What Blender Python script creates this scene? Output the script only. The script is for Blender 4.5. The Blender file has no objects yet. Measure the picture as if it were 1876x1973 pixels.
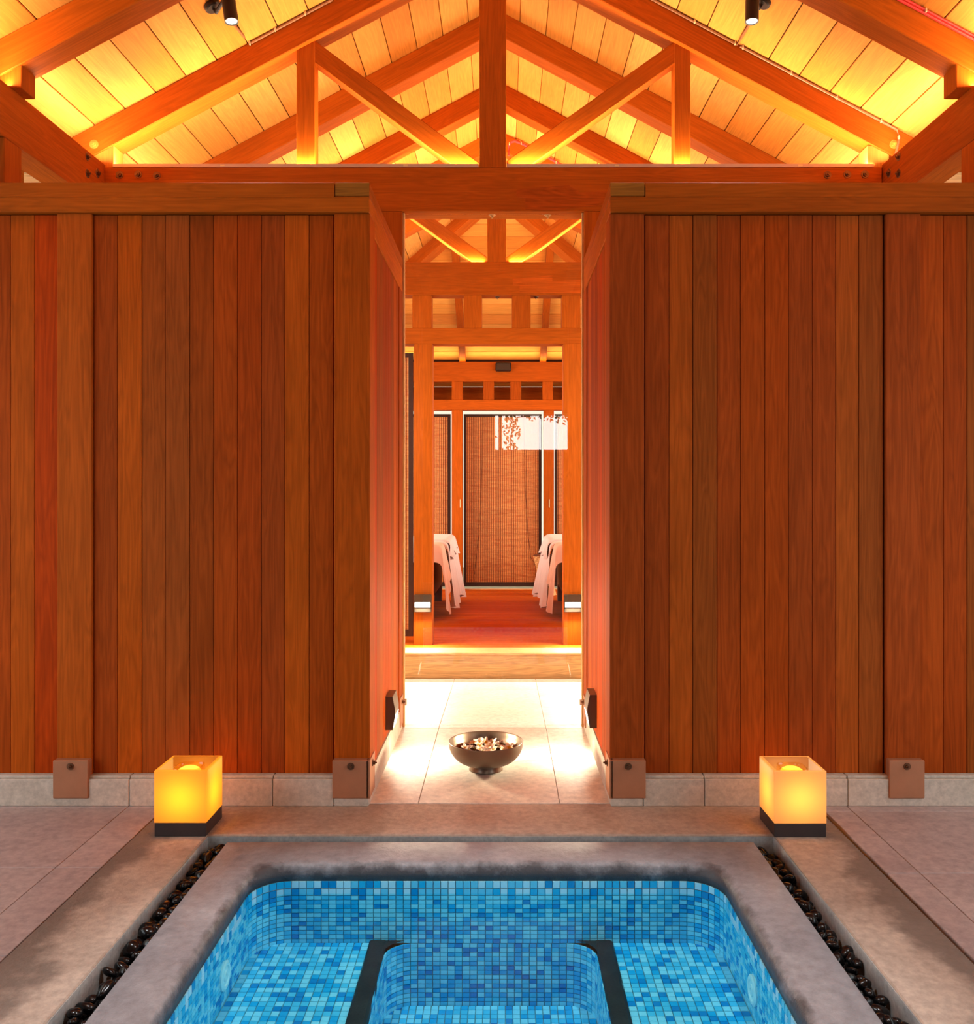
import bpy, bmesh, math, random
import numpy as np
from mathutils import Vector, Matrix, noise as mnoise
R = random.Random(7)
S = bpy.context.scene
C = S.collection
PI = math.pi

# ---------------------------------------------------------------- camera
F, VX, VY, H = 1740.0, 969.5, 947.0, 1.31      # focal length in px of a 1876 px wide frame, vanishing point, eye height
cam_d = bpy.data.cameras.new('camera')
cam = bpy.data.objects.new('camera', cam_d); C.objects.link(cam)
cam.location = (0, 0, H); cam.rotation_euler = (PI/2, 0, 0)
cam_d.sensor_fit = 'HORIZONTAL'; cam_d.sensor_width = 36
cam_d.lens = F/1876*36
cam_d.shift_x = -(VX-938)/1876
cam_d.shift_y = -(986.5-VY)/1876
cam_d.clip_start = .05; cam_d.clip_end = 200
S.camera = cam

# ---------------------------------------------------------------- world and exposure
W = bpy.data.worlds.new('world'); S.world = W; W.use_nodes = True
bg = W.node_tree.nodes['Background']
bg.inputs[0].default_value = (1.0, .90, .70, 1); bg.inputs[1].default_value = 1.2
vs = S.view_settings
vs.view_transform = 'Standard'; vs.look = 'None'; vs.gamma = 1; vs.use_curve_mapping = False
vs.exposure = 0.0
cy = S.cycles
cy.use_denoising = True
cy.max_bounces = 10; cy.diffuse_bounces = 5; cy.glossy_bounces = 4; cy.transparent_max_bounces = 24; cy.transmission_bounces = 8
cy.sample_clamp_indirect = 6; cy.caustics_reflective = False; cy.caustics_refractive = False

def area(name, loc, direction, sx, sy, power, col, spread=180):
    d = bpy.data.lights.new(name, 'AREA'); d.shape = 'RECTANGLE'; d.size = sx; d.size_y = sy
    d.energy = power; d.color = col; d.spread = math.radians(spread)
    o = bpy.data.objects.new(name, d); C.objects.link(o)
    o.location = loc
    o.rotation_euler = Vector(direction).to_track_quat('-Z', 'Y').to_euler()
    return o
def spot(name, loc, direction, power, col, cone=60, blend=.6, size=.02):
    d = bpy.data.lights.new(name, 'SPOT'); d.energy = power; d.color = col
    d.spot_size = math.radians(cone); d.spot_blend = blend; d.shadow_soft_size = size
    o = bpy.data.objects.new(name, d); C.objects.link(o); o.location = loc
    o.rotation_euler = Vector(direction).to_track_quat('-Z', 'Y').to_euler()
    return o
def point(name, loc, power, col, size=.03):
    d = bpy.data.lights.new(name, 'POINT'); d.energy = power; d.color = col; d.shadow_soft_size = size
    o = bpy.data.objects.new(name, d); C.objects.link(o); o.location = loc
    return o
WARM = (1.0, .66, .38)
SOFT = (1.0, .80, .58)
# daylight through the windows of the bath room (behind and beside the camera)
area('daylight_back_window', (.72, -3.5, 2.2), (0, 1, -.001), 2.9, 1.2, 100, (1, .98, .94))
area('daylight_left_window', (-3.46, 1.6, 1.35), (1, .12, -.1), 3.4, 2.0, 58, (.66, .84, 1))
area('daylight_right_window', (3.36, 1.6, 1.35), (-1, .12, -.1), 3.4, 2.0, 58, (.66, .84, 1))
# added fill spots over the pool, above the frame, without fixtures
for sx_ in (-1.35, 1.2):
    spot('pool_fill_spot', (sx_, 2.5, 3.62), (-.05-sx_, -.25, -3.85), 235, (.88, .96, 1), 40, .55, .04)
# added warm fill from both sides of the far room, no openings there
area('far_fill_left', (-2.3, 9.3, 1.4), (1, -.1, -.2), 2.4, 1.8, 110, (1, .80, .62))
area('far_fill_right', (2.2, 9.3, 1.4), (-1, -.1, -.2), 2.4, 1.8, 110, (1, .80, .62))
# daylight on the open passage between the glass door and the deck
area('daylight_passage_left', (-2.1, 5.9, 2.1), (1, 0, -.9), 1.3, 1.2, 85, (1, .90, .74))
area('daylight_passage_right', (2.0, 5.9, 2.1), (-1, 0, -.9), 1.3, 1.2, 85, (1, .90, .74))
# led strips lying on the beams, shining up
area('led_tie_left', (-1.15, 5.014, 3.118), (0, -.02, 1), 2.0, .02, 40, WARM)
area('led_tie_right', (1.05, 5.014, 3.118), (0, -.02, 1), 2.0, .02, 40, WARM)
for sx in (-1, 1):
    x = -2.222 if sx < 0 else 2.112
    for nm_, yy_, ln_, pw_ in (('led_plate', 3.5, 2.9, 30), ('rear_ceiling_fill', 7.6, 4.6, 26)):  # second entry: added fill for the rear ceiling, no strip lies there
        o = area(nm_, (x, yy_, 3.135), (0, 0, 1), ln_, .02, pw_, WARM)
        o.rotation_euler = (PI-sx*.12, 0, PI/2)
# daylight under the outer eaves at either side
area('daylight_eaves_left', (-3.45, 4.3, 2.45), (1, 0, .75), 1.2, .5, 26, (.92, .96, 1))
area('daylight_eaves_right', (3.35, 4.3, 2.45), (-1, 0, .75), 1.2, .5, 26, (.92, .96, 1))
area('led_frame_left', (-1.15, 7.035, 3.10), (0, -.02, 1), 2.0, .02, 30, WARM)
area('led_frame_right', (1.05, 7.035, 3.10), (0, -.02, 1), 2.0, .02, 30, WARM)
area('led_frame_rear', (-.05, 7.2, 3.10), (0, .6, 1), 3.8, .02, 130, WARM)
area('led_far_beam', (-.05, 11.93, 2.99), (0, -.45, 1), 4.0, .02, 18, (1, .72, .36))

# ---------------------------------------------------------------- helpers
def lin(c):
    return tuple(((v/255)/12.92 if v/255 <= .04045 else ((v/255+.055)/1.055)**2.4) for v in c)
WORLD = {}
def link(name, data, parent=None, M=None, mat=None):
    o = bpy.data.objects.new(name, data); C.objects.link(o)
    M = M or Matrix.Identity(4)
    WORLD[o] = M
    if parent is not None:
        o.parent = parent; o.matrix_local = WORLD[parent].inverted() @ M
    else:
        o.matrix_local = M
    if mat is not None and len(data.materials) == 0: data.materials.append(mat)
    return o
def thing(name, label, cat, loc=(0, 0, 0), group=None):
    M = Matrix.Translation(loc)
    o = link(name, None, None, M); o.empty_display_size = .1
    o['label'] = label; o['category'] = cat
    if group: o['group'] = group
    return o
def tag(o, label, cat=None, group=None, kind=None):
    if label: o['label'] = label
    if cat: o['category'] = cat
    if group: o['group'] = group
    if kind: o['kind'] = kind
    return o
def struct(name, loc=(0, 0, 0), label=None):
    o = link(name, None, None, Matrix.Translation(loc)); o['kind'] = 'structure'
    if label: o['label'] = label
    return o
_cache = {}
def box_mesh(lx, ly, lz, mat, bev=.003):
    key = (round(lx, 4), round(ly, 4), round(lz, 4), mat.name, bev)
    if key in _cache: return _cache[key]
    bm = bmesh.new(); bmesh.ops.create_cube(bm, size=1)
    bmesh.ops.scale(bm, vec=(lx, ly, lz), verts=bm.verts)
    b = min(bev, .3*min(lx, ly, lz))
    if b > 0: bmesh.ops.bevel(bm, geom=bm.edges[:], offset=b, segments=1, affect='EDGES', profile=.5)
    me = bpy.data.meshes.new('box'); bm.to_mesh(me); bm.free(); me.materials.append(mat)
    _cache[key] = me
    return me
AX = {'X': Matrix.Identity(4), 'Z': Matrix(((0, 0, -1, 0), (0, 1, 0, 0), (1, 0, 0, 0), (0, 0, 0, 1))),
      'Y': Matrix(((0, -1, 0, 0), (1, 0, 0, 0), (0, 0, 1, 0), (0, 0, 0, 1)))}
def abox(name, x0, x1, y0, y1, z0, z1, mat, parent=None, axis='X', bev=.003):
    """axis-aligned box whose grain (local X) runs along AXIS"""
    dx, dy, dz = x1-x0, y1-y0, z1-z0
    dims = {'X': (dx, dy, dz), 'Z': (dz, dy, dx), 'Y': (dy, dx, dz)}[axis]
    me = box_mesh(*dims, mat, bev)
    return link(name, me, parent, Matrix.Translation(((x0+x1)/2, (y0+y1)/2, (z0+z1)/2)) @ AX[axis])
def beam(name, p0, p1, w, h, mat, parent=None, bev=.004):
    """bar from p0 to p1; w sideways, h across in the upright plane"""
    p0, p1 = Vector(p0), Vector(p1); d = p1-p0; L = d.length; x = d.normalized()
    y = Vector((0, 0, 1)).cross(x)
    y = Vector((0, 1, 0)) if y.length < 1e-4 else y.normalized()
    z = x.cross(y)
    M = Matrix((x, y, z)).transposed().to_4x4(); M.translation = (p0+p1)/2
    return link(name, box_mesh(L, w, h, mat, bev), parent, M)
def mesh_from(bm, mat, smooth=False, name='mesh'):
    me = bpy.data.meshes.new(name); bm.to_mesh(me); bm.free()
    for m in (mat if isinstance(mat, (list, tuple)) else [mat]): me.materials.append(m)
    if smooth: me.shade_smooth()
    return me
def lathe(profile, n=48, closed=False):
    bm = bmesh.new(); rings = []
    for r, z in profile:
        if r < 1e-6: rings.append([bm.verts.new((0, 0, z))])
        else: rings.append([bm.verts.new((r*math.cos(2*PI*k/n), r*math.sin(2*PI*k/n), z)) for k in range(n)])
    for a, b in zip(rings, rings[1:]):
        for k in range(n):
            q = (k+1) % n
            if len(a) == 1 and len(b) == 1: continue
            if len(a) == 1: bm.faces.new((a[0], b[q], b[k]))
            elif len(b) == 1: bm.faces.new((a[k], a[q], b[0]))
            else: bm.faces.new((a[k], a[q], b[q], b[k]))
    bmesh.ops.recalc_face_normals(bm, faces=bm.faces)
    return bm
def tube(pts, r, n=8):
    bm = bmesh.new(); pts = [Vector(p) for p in pts]; rings = []
    for i, p in enumerate(pts):
        d = (pts[min(i+1, len(pts)-1)]-pts[max(i-1, 0)]).normalized()
        a = d.cross(Vector((0, 0, 1)))
        if a.length < .05: a = d.cross(Vector((1, 0, 0)))
        a.normalize(); b = d.cross(a)
        rings.append([bm.verts.new(p+(a*math.cos(2*PI*k/n)+b*math.sin(2*PI*k/n))*r) for k in range(n)])
    for a, b in zip(rings, rings[1:]):
        for k in range(n): bm.faces.new((a[k], a[(k+1) % n], b[(k+1) % n], b[k]))
    bm.faces.new(rings[0][::-1]); bm.faces.new(rings[-1])
    bmesh.ops.recalc_face_normals(bm, faces=bm.faces)
    return bm
def add_box(bm, x0, x1, y0, y1, z0, z1):
    v = [bm.verts.new((x, y, z)) for x in (x0, x1) for y in (y0, y1) for z in (z0, z1)]
    for f in ((0, 1, 3, 2), (4, 6, 7, 5), (0, 4, 5, 1), (2, 3, 7, 6), (0, 2, 6, 4), (1, 5, 7, 3)):
        bm.faces.new([v[i] for i in f])
def X(px, Y): return (px-VX)*Y/F
def Z(py, Y): return H-(py-VY)*Y/F

# ---------------------------------------------------------------- materials
class NT:
    def __init__(s, name):
        s.m = bpy.data.materials.new(name); s.m.use_nodes = True; s.t = s.m.node_tree
        s.b = s.t.nodes['Principled BSDF']; s.out = s.t.nodes['Material Output']
    def n(s, typ, **kw):
        nd = s.t.nodes.new(typ)
        for k, v in kw.items():
            if k in nd.inputs: nd.inputs[k].default_value = v
            else: setattr(nd, k, v)
        return nd
    def l(s, a, b): s.t.links.new(a, b)
    def ramp(s, fac, stops):
        r = s.n('ShaderNodeValToRGB'); e = r.color_ramp.elements
        e[0].position, e[0].color = stops[0][0], (*stops[0][1], 1)
        e[1].position, e[1].color = stops[-1][0], (*stops[-1][1], 1)
        for p, c in stops[1:-1]:
            q = e.new(p); q.color = (*c, 1)
        s.l(fac, r.inputs[0]); return r.outputs[0]
    def mix(s, fac, a, b, mode='MIX'):
        m = s.n('ShaderNodeMix', data_type='RGBA', blend_type=mode)
        if hasattr(fac, 'links'): s.l(fac, m.inputs[0])
        else: m.inputs[0].default_value = fac
        for i, v in ((6, a), (7, b)):
            if hasattr(v, 'links'): s.l(v, m.inputs[i])
            else: m.inputs[i].default_value = (*v, 1)
        return m.outputs[2]
def wood(name, tones, rough=.42, gloss=.35, grain=.5, knots=.25, bump=.25, coat=0):
    """tones: colours a piece can take, one picked per object; grain runs along local X"""
    s = NT(name)
    tc = s.n('ShaderNodeTexCoord'); oi = s.n('ShaderNodeObjectInfo')
    mul = s.n('ShaderNodeVectorMath', operation='SCALE'); mul.inputs[0].default_value = (37, 53, 71); s.l(oi.outputs['Random'], mul.inputs['Scale'])
    add = s.n('ShaderNodeVectorMath', operation='ADD'); s.l(tc.outputs['Object'], add.inputs[0]); s.l(mul.outputs[0], add.inputs[1])
    def noise(vec, scale, detail=4, rough_=.55, dist=0):
        mp = s.n('ShaderNodeMapping'); mp.inputs['Scale'].default_value = vec; s.l(add.outputs[0], mp.inputs[0])
        n = s.n('ShaderNodeTexNoise', Scale=scale, Detail=detail, Roughness=rough_, Distortion=dist); s.l(mp.outputs[0], n.inputs['Vector'])
        return n.outputs['Fac']
    fine = noise((1.2, 60, 60), 2.2, 5, .6)
    broad = noise((.8, 9, 9), 1.6, 3, .5, .4)
    cloud = noise((1, 3, 3), 1.3, 2)
    # growth rings: bands of a slowly warped field
    mp = s.n('ShaderNodeMath', operation='MULTIPLY'); s.l(broad, mp.inputs[0]); mp.inputs[1].default_value = 9
    fr = s.n('ShaderNodeMath', operation='PINGPONG'); s.l(mp.outputs[0], fr.inputs[0]); fr.inputs[1].default_value = .5
    n = len(tones)
    stops = [((i+.5)/n, lin(t)) for i, t in enumerate(tones)] if n > 1 else [(0, lin(tones[0])), (1, lin(tones[0]))]
    base = s.ramp(oi.outputs['Random'], stops)
    def val(f, lo, hi):
        m = s.n('ShaderNodeMapRange'); s.l(f, m.inputs[0]); m.inputs[1].default_value = .25; m.inputs[2].default_value = .75
        m.inputs[3].default_value = lo; m.inputs[4].default_value = hi; return m.outputs[0]
    g = s.n('ShaderNodeMath', operation='MULTIPLY'); s.l(val(fine, 1-.42*grain, 1+.22*grain), g.inputs[0])
    rr = s.n('ShaderNodeMapRange'); s.l(fr.outputs[0], rr.inputs[0]); rr.inputs[1].default_value = 0; rr.inputs[2].default_value = .5
    rr.inputs[3].default_value = 1-.28*grain; rr.inputs[4].default_value = 1+.1*grain
    s.l(rr.outputs[0], g.inputs[1])
    g2 = s.n('ShaderNodeMath', operation='MULTIPLY'); s.l(g.outputs[0], g2.inputs[0]); s.l(val(cloud, 1-knots, 1+knots*.6), g2.inputs[1])
    hs = s.n('ShaderNodeHueSaturation'); s.l(base, hs.inputs['Color']); s.l(g2.outputs[0], hs.inputs['Value'])
    s.l(hs.outputs[0], s.b.inputs['Base Color'])
    s.b.inputs['Roughness'].default_value = rough; s.b.inputs['Specular IOR Level'].default_value = gloss
    s.b.inputs['Coat Weight'].default_value = coat; s.b.inputs['Coat Roughness'].default_value = .3
    bp = s.n('ShaderNodeBump', Strength=bump, Distance=.002); s.l(fine, bp.inputs['Height']); s.l(bp.outputs[0], s.b.inputs['Normal'])
    return s.m
def plain(name, col, rough=.5, metal=0, spec=.5, noise_amt=0, scale=20, bump=0, emis=None, es=0):
    s = NT(name); c = lin(col)
    if noise_amt or bump:
        tc = s.n('ShaderNodeTexCoord')
        n = s.n('ShaderNodeTexNoise', Scale=scale, Detail=6, Roughness=.6); s.l(tc.outputs['Object'], n.inputs['Vector'])
        a = tuple(v*(1-noise_amt) for v in c); b = tuple(min(1, v*(1+noise_amt)) for v in c)
        s.l(s.ramp(n.outputs['Fac'], [(.3, a), (.7, b)]), s.b.inputs['Base Color'])
        if bump:
            bp = s.n('ShaderNodeBump', Strength=bump, Distance=.004); s.l(n.outputs['Fac'], bp.inputs['Height']); s.l(bp.outputs[0], s.b.inputs['Normal'])
    else: s.b.inputs['Base Color'].default_value = (*c, 1)
    s.b.inputs['Roughness'].default_value = rough; s.b.inputs['Metallic'].default_value = metal; s.b.inputs['Specular IOR Level'].default_value = spec
    if emis: s.b.inputs['Emission Color'].default_value = (*lin(emis), 1); s.b.inputs['Emission Strength'].default_value = es
    return s.m
M_board = wood('wood_board', [(160, 70, 22), (180, 76, 16), (148, 58, 14), (192, 88, 18), (164, 80, 28), (146, 72, 22), (186, 66, 10)], rough=.6, gloss=.05, grain=.6, knots=.16)
M_beam = wood('wood_beam', [(172, 84, 16), (164, 78, 14), (182, 90, 18)], rough=.6, gloss=.08, grain=.5, knots=.16)
M_end = wood('wood_end_grain', [(170, 104, 26)], rough=.7, gloss=.2, grain=.6)
M_pale = wood('wood_pale', [(224, 172, 108)], rough=.5, grain=.8, knots=.1)
M_plank = wood('wood_ceiling', [(222, 156, 72), (212, 142, 60), (228, 168, 84), (202, 128, 50), (216, 138, 56)], rough=.55, gloss=.12, grain=.38, knots=.12)
M_soffit = wood('pale_soffit', [(206, 200, 186), (196, 192, 180)], rough=.6, gloss=.2, grain=.15, knots=.05)  # paler, greyer tones for the outermost planks
M_deck = wood('wood_deck', [(192, 92, 24), (200, 98, 28), (184, 84, 20)], rough=.8, gloss=.0, grain=.5, knots=.1)
M_backing = plain('dark_backing', (60, 30, 14), .9)
M_joint = plain('grout_floor', (150, 128, 108), .9)
M_steel = plain('shoe_steel', (176, 118, 84), .55, .25, .4, .10, 9)
M_bolt = plain('bolt_metal', (120, 84, 60), .4, .8)
M_dark = plain('black_metal', (34, 28, 26), .4, .3)
M_alu = plain('aluminium', (214, 190, 176), .35, .5)
M_lampbox = plain('lamp_housing', (92, 82, 70), .32, .7)
M_cond = plain('conduit', (150, 104, 70), .4, .2)
M_red = plain('red_conduit', (222, 60, 58), .4)
M_clip = plain('clip', (240, 220, 170), .35, .4)
M_glow = plain('lamp_lens', (255, 255, 255), .4, emis=(255, 244, 220), es=4)
M_blinddark = plain('blind_border', (48, 26, 16), .9, noise_amt=.2, scale=60)

def stone_mat(name, c1, c2, scale, rough=.6, bump=.1, spec=.35, stain=None):
    s = NT(name); tc = s.n('ShaderNodeTexCoord'); oi = s.n('ShaderNodeObjectInfo')
    mul = s.n('ShaderNodeVectorMath', operation='SCALE'); mul.inputs[0].default_value = (11, 23, 31); s.l(oi.outputs['Random'], mul.inputs['Scale'])
    add = s.n('ShaderNodeVectorMath', operation='ADD'); s.l(tc.outputs['Object'], add.inputs[0]); s.l(mul.outputs[0], add.inputs[1])
    n1 = s.n('ShaderNodeTexNoise', Scale=scale, Detail=8, Roughness=.62, Distortion=.6); s.l(add.outputs[0], n1.inputs['Vector'])
    n2 = s.n('ShaderNodeTexNoise', Scale=scale*14, Detail=4, Roughness=.7); s.l(add.outputs[0], n2.inputs['Vector'])
    col = s.ramp(n1.outputs['Fac'], [(.32, lin(c1)), (.68, lin(c2))])
    fine = s.ramp(n2.outputs['Fac'], [(.3, (.74, .74, .74)), (.7, (1.1, 1.1, 1.1))])
    col = s.mix(1, col, fine, 'MULTIPLY')
    if stain: col = stain(s, tc, n1, col)
    s.l(col, s.b.inputs['Base Color']); s.b.inputs['Roughness'].default_value = rough; s.b.inputs['Specular IOR Level'].default_value = spec
    mx = s.n('ShaderNodeMath', operation='ADD'); s.l(n1.outputs['Fac'], mx.inputs[0]); s.l(n2.outputs['Fac'], mx.inputs[1])
    bp = s.n('ShaderNodeBump', Strength=bump, Distance=.006); s.l(mx.outputs[0], bp.inputs['Height']); s.l(bp.outputs[0], s.b.inputs['Normal'])
    return s.m
M_tile = stone_mat('floor_tile', (170, 150, 146), (188, 168, 162), 2.2, .5, .04)
M_tile_lit = stone_mat('floor_tile_lit', (224, 210, 192), (238, 226, 210), 2.2, .5, .04)  # same floor tile, with the lamplight of the passage put into paler tones
M_skirt = stone_mat('skirting_stone', (196, 182, 164), (214, 200, 184), 3, .55, .05)

def edge_stain(rects_fn):
    return rects_fn
def stain_surround(s, tc, n1, col):
    # damp darkening along the outer rim of the concrete band, ragged by noise
    sep = s.n('ShaderNodeSeparateXYZ'); s.l(tc.outputs['Object'], sep.inputs[0])
    ax = s.n('ShaderNodeMath', operation='ADD'); s.l(sep.outputs[0], ax.inputs[0]); ax.inputs[1].default_value = .0425
    ab = s.n('ShaderNodeMath', operation='ABSOLUTE'); s.l(ax.outputs[0], ab.inputs[0])
    nn = s.n('ShaderNodeTexNoise', Scale=3.5, Detail=5, Roughness=.65); s.l(tc.outputs['Object'], nn.inputs['Vector'])
    m1 = s.n('ShaderNodeMath', operation='MULTIPLY_ADD'); s.l(nn.outputs['Fac'], m1.inputs[0]); m1.inputs[1].default_value = .42; s.l(ab.outputs[0], m1.inputs[2])
    f = s.n('ShaderNodeMapRange'); s.l(m1.outputs[0], f.inputs[0]); f.inputs[1].default_value = 1.425; f.inputs[2].default_value = 1.49; f.inputs[3].default_value = 0; f.inputs[4].default_value = .75
    return s.mix(f.outputs[0], col, lin((104, 88, 78)))
def stain_coping(s, tc, n1, col):
    # wet stain on the rim next to the water
    at = s.n('ShaderNodeAttribute', attribute_name='wet')
    nn = s.n('ShaderNodeTexNoise', Scale=4.0, Detail=6, Roughness=.7); s.l(tc.outputs['Object'], nn.inputs['Vector'])
    m1 = s.n('ShaderNodeMath', operation='ADD'); s.l(at.outputs['Fac'], m1.inputs[0]); s.l(nn.outputs['Fac'], m1.inputs[1])
    f = s.n('ShaderNodeMapRange'); s.l(m1.outputs[0], f.inputs[0]); f.inputs[1].default_value = 1.22; f.inputs[2].default_value = 1.42; f.inputs[3].default_value = 0; f.inputs[4].default_value = .9
    return s.mix(f.outputs[0], col, lin((62, 56, 56)))
M_band = stone_mat('concrete_band', (160, 138, 122), (196, 174, 156), 2.6, .7, .7, stain=stain_surround)
M_coping = stone_mat('concrete_coping', (124, 118, 120), (154, 148, 148), 2.4, .5, .6, stain=stain_coping)
M_channel = stone_mat('channel_concrete', (150, 148, 146), (186, 182, 176), 5, .7, .1)

def glass_mat(name, tint, ior=1.5, rough=0.0, bump=None):
    """clear pane or water surface: straight transmission plus Fresnel reflection"""
    s = NT(name); s.t.nodes.remove(s.b)
    tr = s.n('ShaderNodeBsdfTransparent'); tr.inputs[0].default_value = (*tint, 1)
    gl = s.n('ShaderNodeBsdfGlossy'); gl.inputs['Roughness'].default_value = rough; gl.inputs[0].default_value = (1, 1, 1, 1)
    # Schlick reflectance, the same from either side of the surface
    ge = s.n('ShaderNodeNewGeometry'); dt = s.n('ShaderNodeVectorMath', operation='DOT_PRODUCT'); s.l(ge.outputs['Incoming'], dt.inputs[1]); s.l(ge.outputs['Normal'], dt.inputs[0])
    def mth(op, a, b=None):
        m = s.n('ShaderNodeMath', operation=op)
        for i, v in enumerate((a, b)):
            if v is None: continue
            if hasattr(v, 'links'): s.l(v, m.inputs[i])
            else: m.inputs[i].default_value = v
        return m.outputs[0]
    f0 = ((ior-1)/(ior+1))**2; refl = .3 if 'water' in name else 1.0
    fac = mth('ADD', mth('MULTIPLY', mth('POWER', mth('SUBTRACT', 1.0, mth('ABSOLUTE', dt.outputs['Value'])), 5.0), 1-f0), f0)
    fac = mth('MULTIPLY', fac, refl)
    mx = s.n('ShaderNodeMixShader')
    if bump:
        tc = s.n('ShaderNodeTexCoord'); nz = s.n('ShaderNodeTexNoise', Scale=bump[0], Detail=3); s.l(tc.outputs['Object'], nz.inputs['Vector'])
        bp = s.n('ShaderNodeBump', Strength=bump[1], Distance=.01); s.l(nz.outputs['Fac'], bp.inputs['Height']); s.l(bp.outputs[0], gl.inputs['Normal'])
    s.l(fac, mx.inputs[0]); s.l(tr.outputs[0], mx.inputs[1]); s.l(gl.outputs[0], mx.inputs[2]); s.l(mx.outputs[0], s.out.inputs[0])
    return s.m
M_glass = glass_mat('clear_glass', (.99, .99, .985))
M_water = glass_mat('pool_water', (.60, .95, 1.0), 1.33, .0, (5, .12))
def translucent(name, col, trans=.7, rough=.3):
    s = NT(name); c = lin(col)
    s.b.inputs['Base Color'].default_value = (*c, 1); s.b.inputs['Roughness'].default_value = rough
    tl = s.n('ShaderNodeBsdfTranslucent'); tl.inputs[0].default_value = (*c, 1)
    mx = s.n('ShaderNodeMixShader'); mx.inputs[0].default_value = trans
    s.l(s.b.outputs[0], mx.inputs[1]); s.l(tl.outputs[0], mx.inputs[2]); s.l(mx.outputs[0], s.out.inputs[0])
    return s.m

# ================================================================ STRUCTURE
# ---- floor
fl = struct('floor')
bm = bmesh.new()
Zs, Zt = -.03, -.012
for r in ((-3.5, -1.40, -3, 3.80), (1.315, 3.4, -3, 3.80), (-1.40, 1.315, -3, .35), (-3.5, 3.4, 3.80, 5.03)):
    add_box(bm, r[0], r[1], r[2], r[3], -.10, Zt)
link('floor_bed', mesh_from(bm, M_joint), fl)
def tile_region(x0, x1, y0, y1, gx, gy, parent, top=0.0, P=.595, Q=.60, mat=None, skip=None):
    g = .0022
    i0 = math.floor((x0-gx)/P); j0 = math.floor((y0-gy)/Q)
    i = i0
    while gx+i*P < x1-1e-6:
        a, b = max(x0, gx+i*P), min(x1, gx+(i+1)*P)
        j = j0
        while gy+j*Q < y1-1e-6:
            c, d = max(y0, gy+j*Q), min(y1, gy+(j+1)*Q)
            if b-a > .02 and d-c > .02:
                abox('tile', a+g/2, b-g/2, c+g/2, d-g/2, top-.012, top, mat or M_tile, parent, 'X', .0015)
            j += 1
        i += 1
tile_region(-3.5, -1.402, -3, 3.80, -1.56, 3.148, fl)
tile_region(1.317, 3.4, -3, 3.80, 1.43, 3.10, fl)
tile_region(-1.40, 1.315, -3, .348, -1.56, 3.148, fl)
tile_region(-.62, .50, 3.795, 4.99, -.358, 3.79, fl, mat=M_tile_lit)
# outdoor passage beyond the glass door, falling slightly towards the step
T = Matrix.Translation((0, 4.99, 0)) @ Matrix.Rotation(-.0415, 4, 'X')
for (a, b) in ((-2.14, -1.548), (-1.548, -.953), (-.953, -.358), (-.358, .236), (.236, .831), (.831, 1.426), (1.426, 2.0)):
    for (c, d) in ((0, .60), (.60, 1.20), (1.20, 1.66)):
        me = box_mesh(b-a-.0022, d-c-.0022, .012, M_tile_lit, .0015)
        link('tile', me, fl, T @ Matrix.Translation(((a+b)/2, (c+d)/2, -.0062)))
bm = bmesh.new(); add_box(bm, -2.2, 2.1, .04, 1.7, -.05, -.013)
link('floor_bed', mesh_from(bm, M_joint), fl, T)

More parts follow.
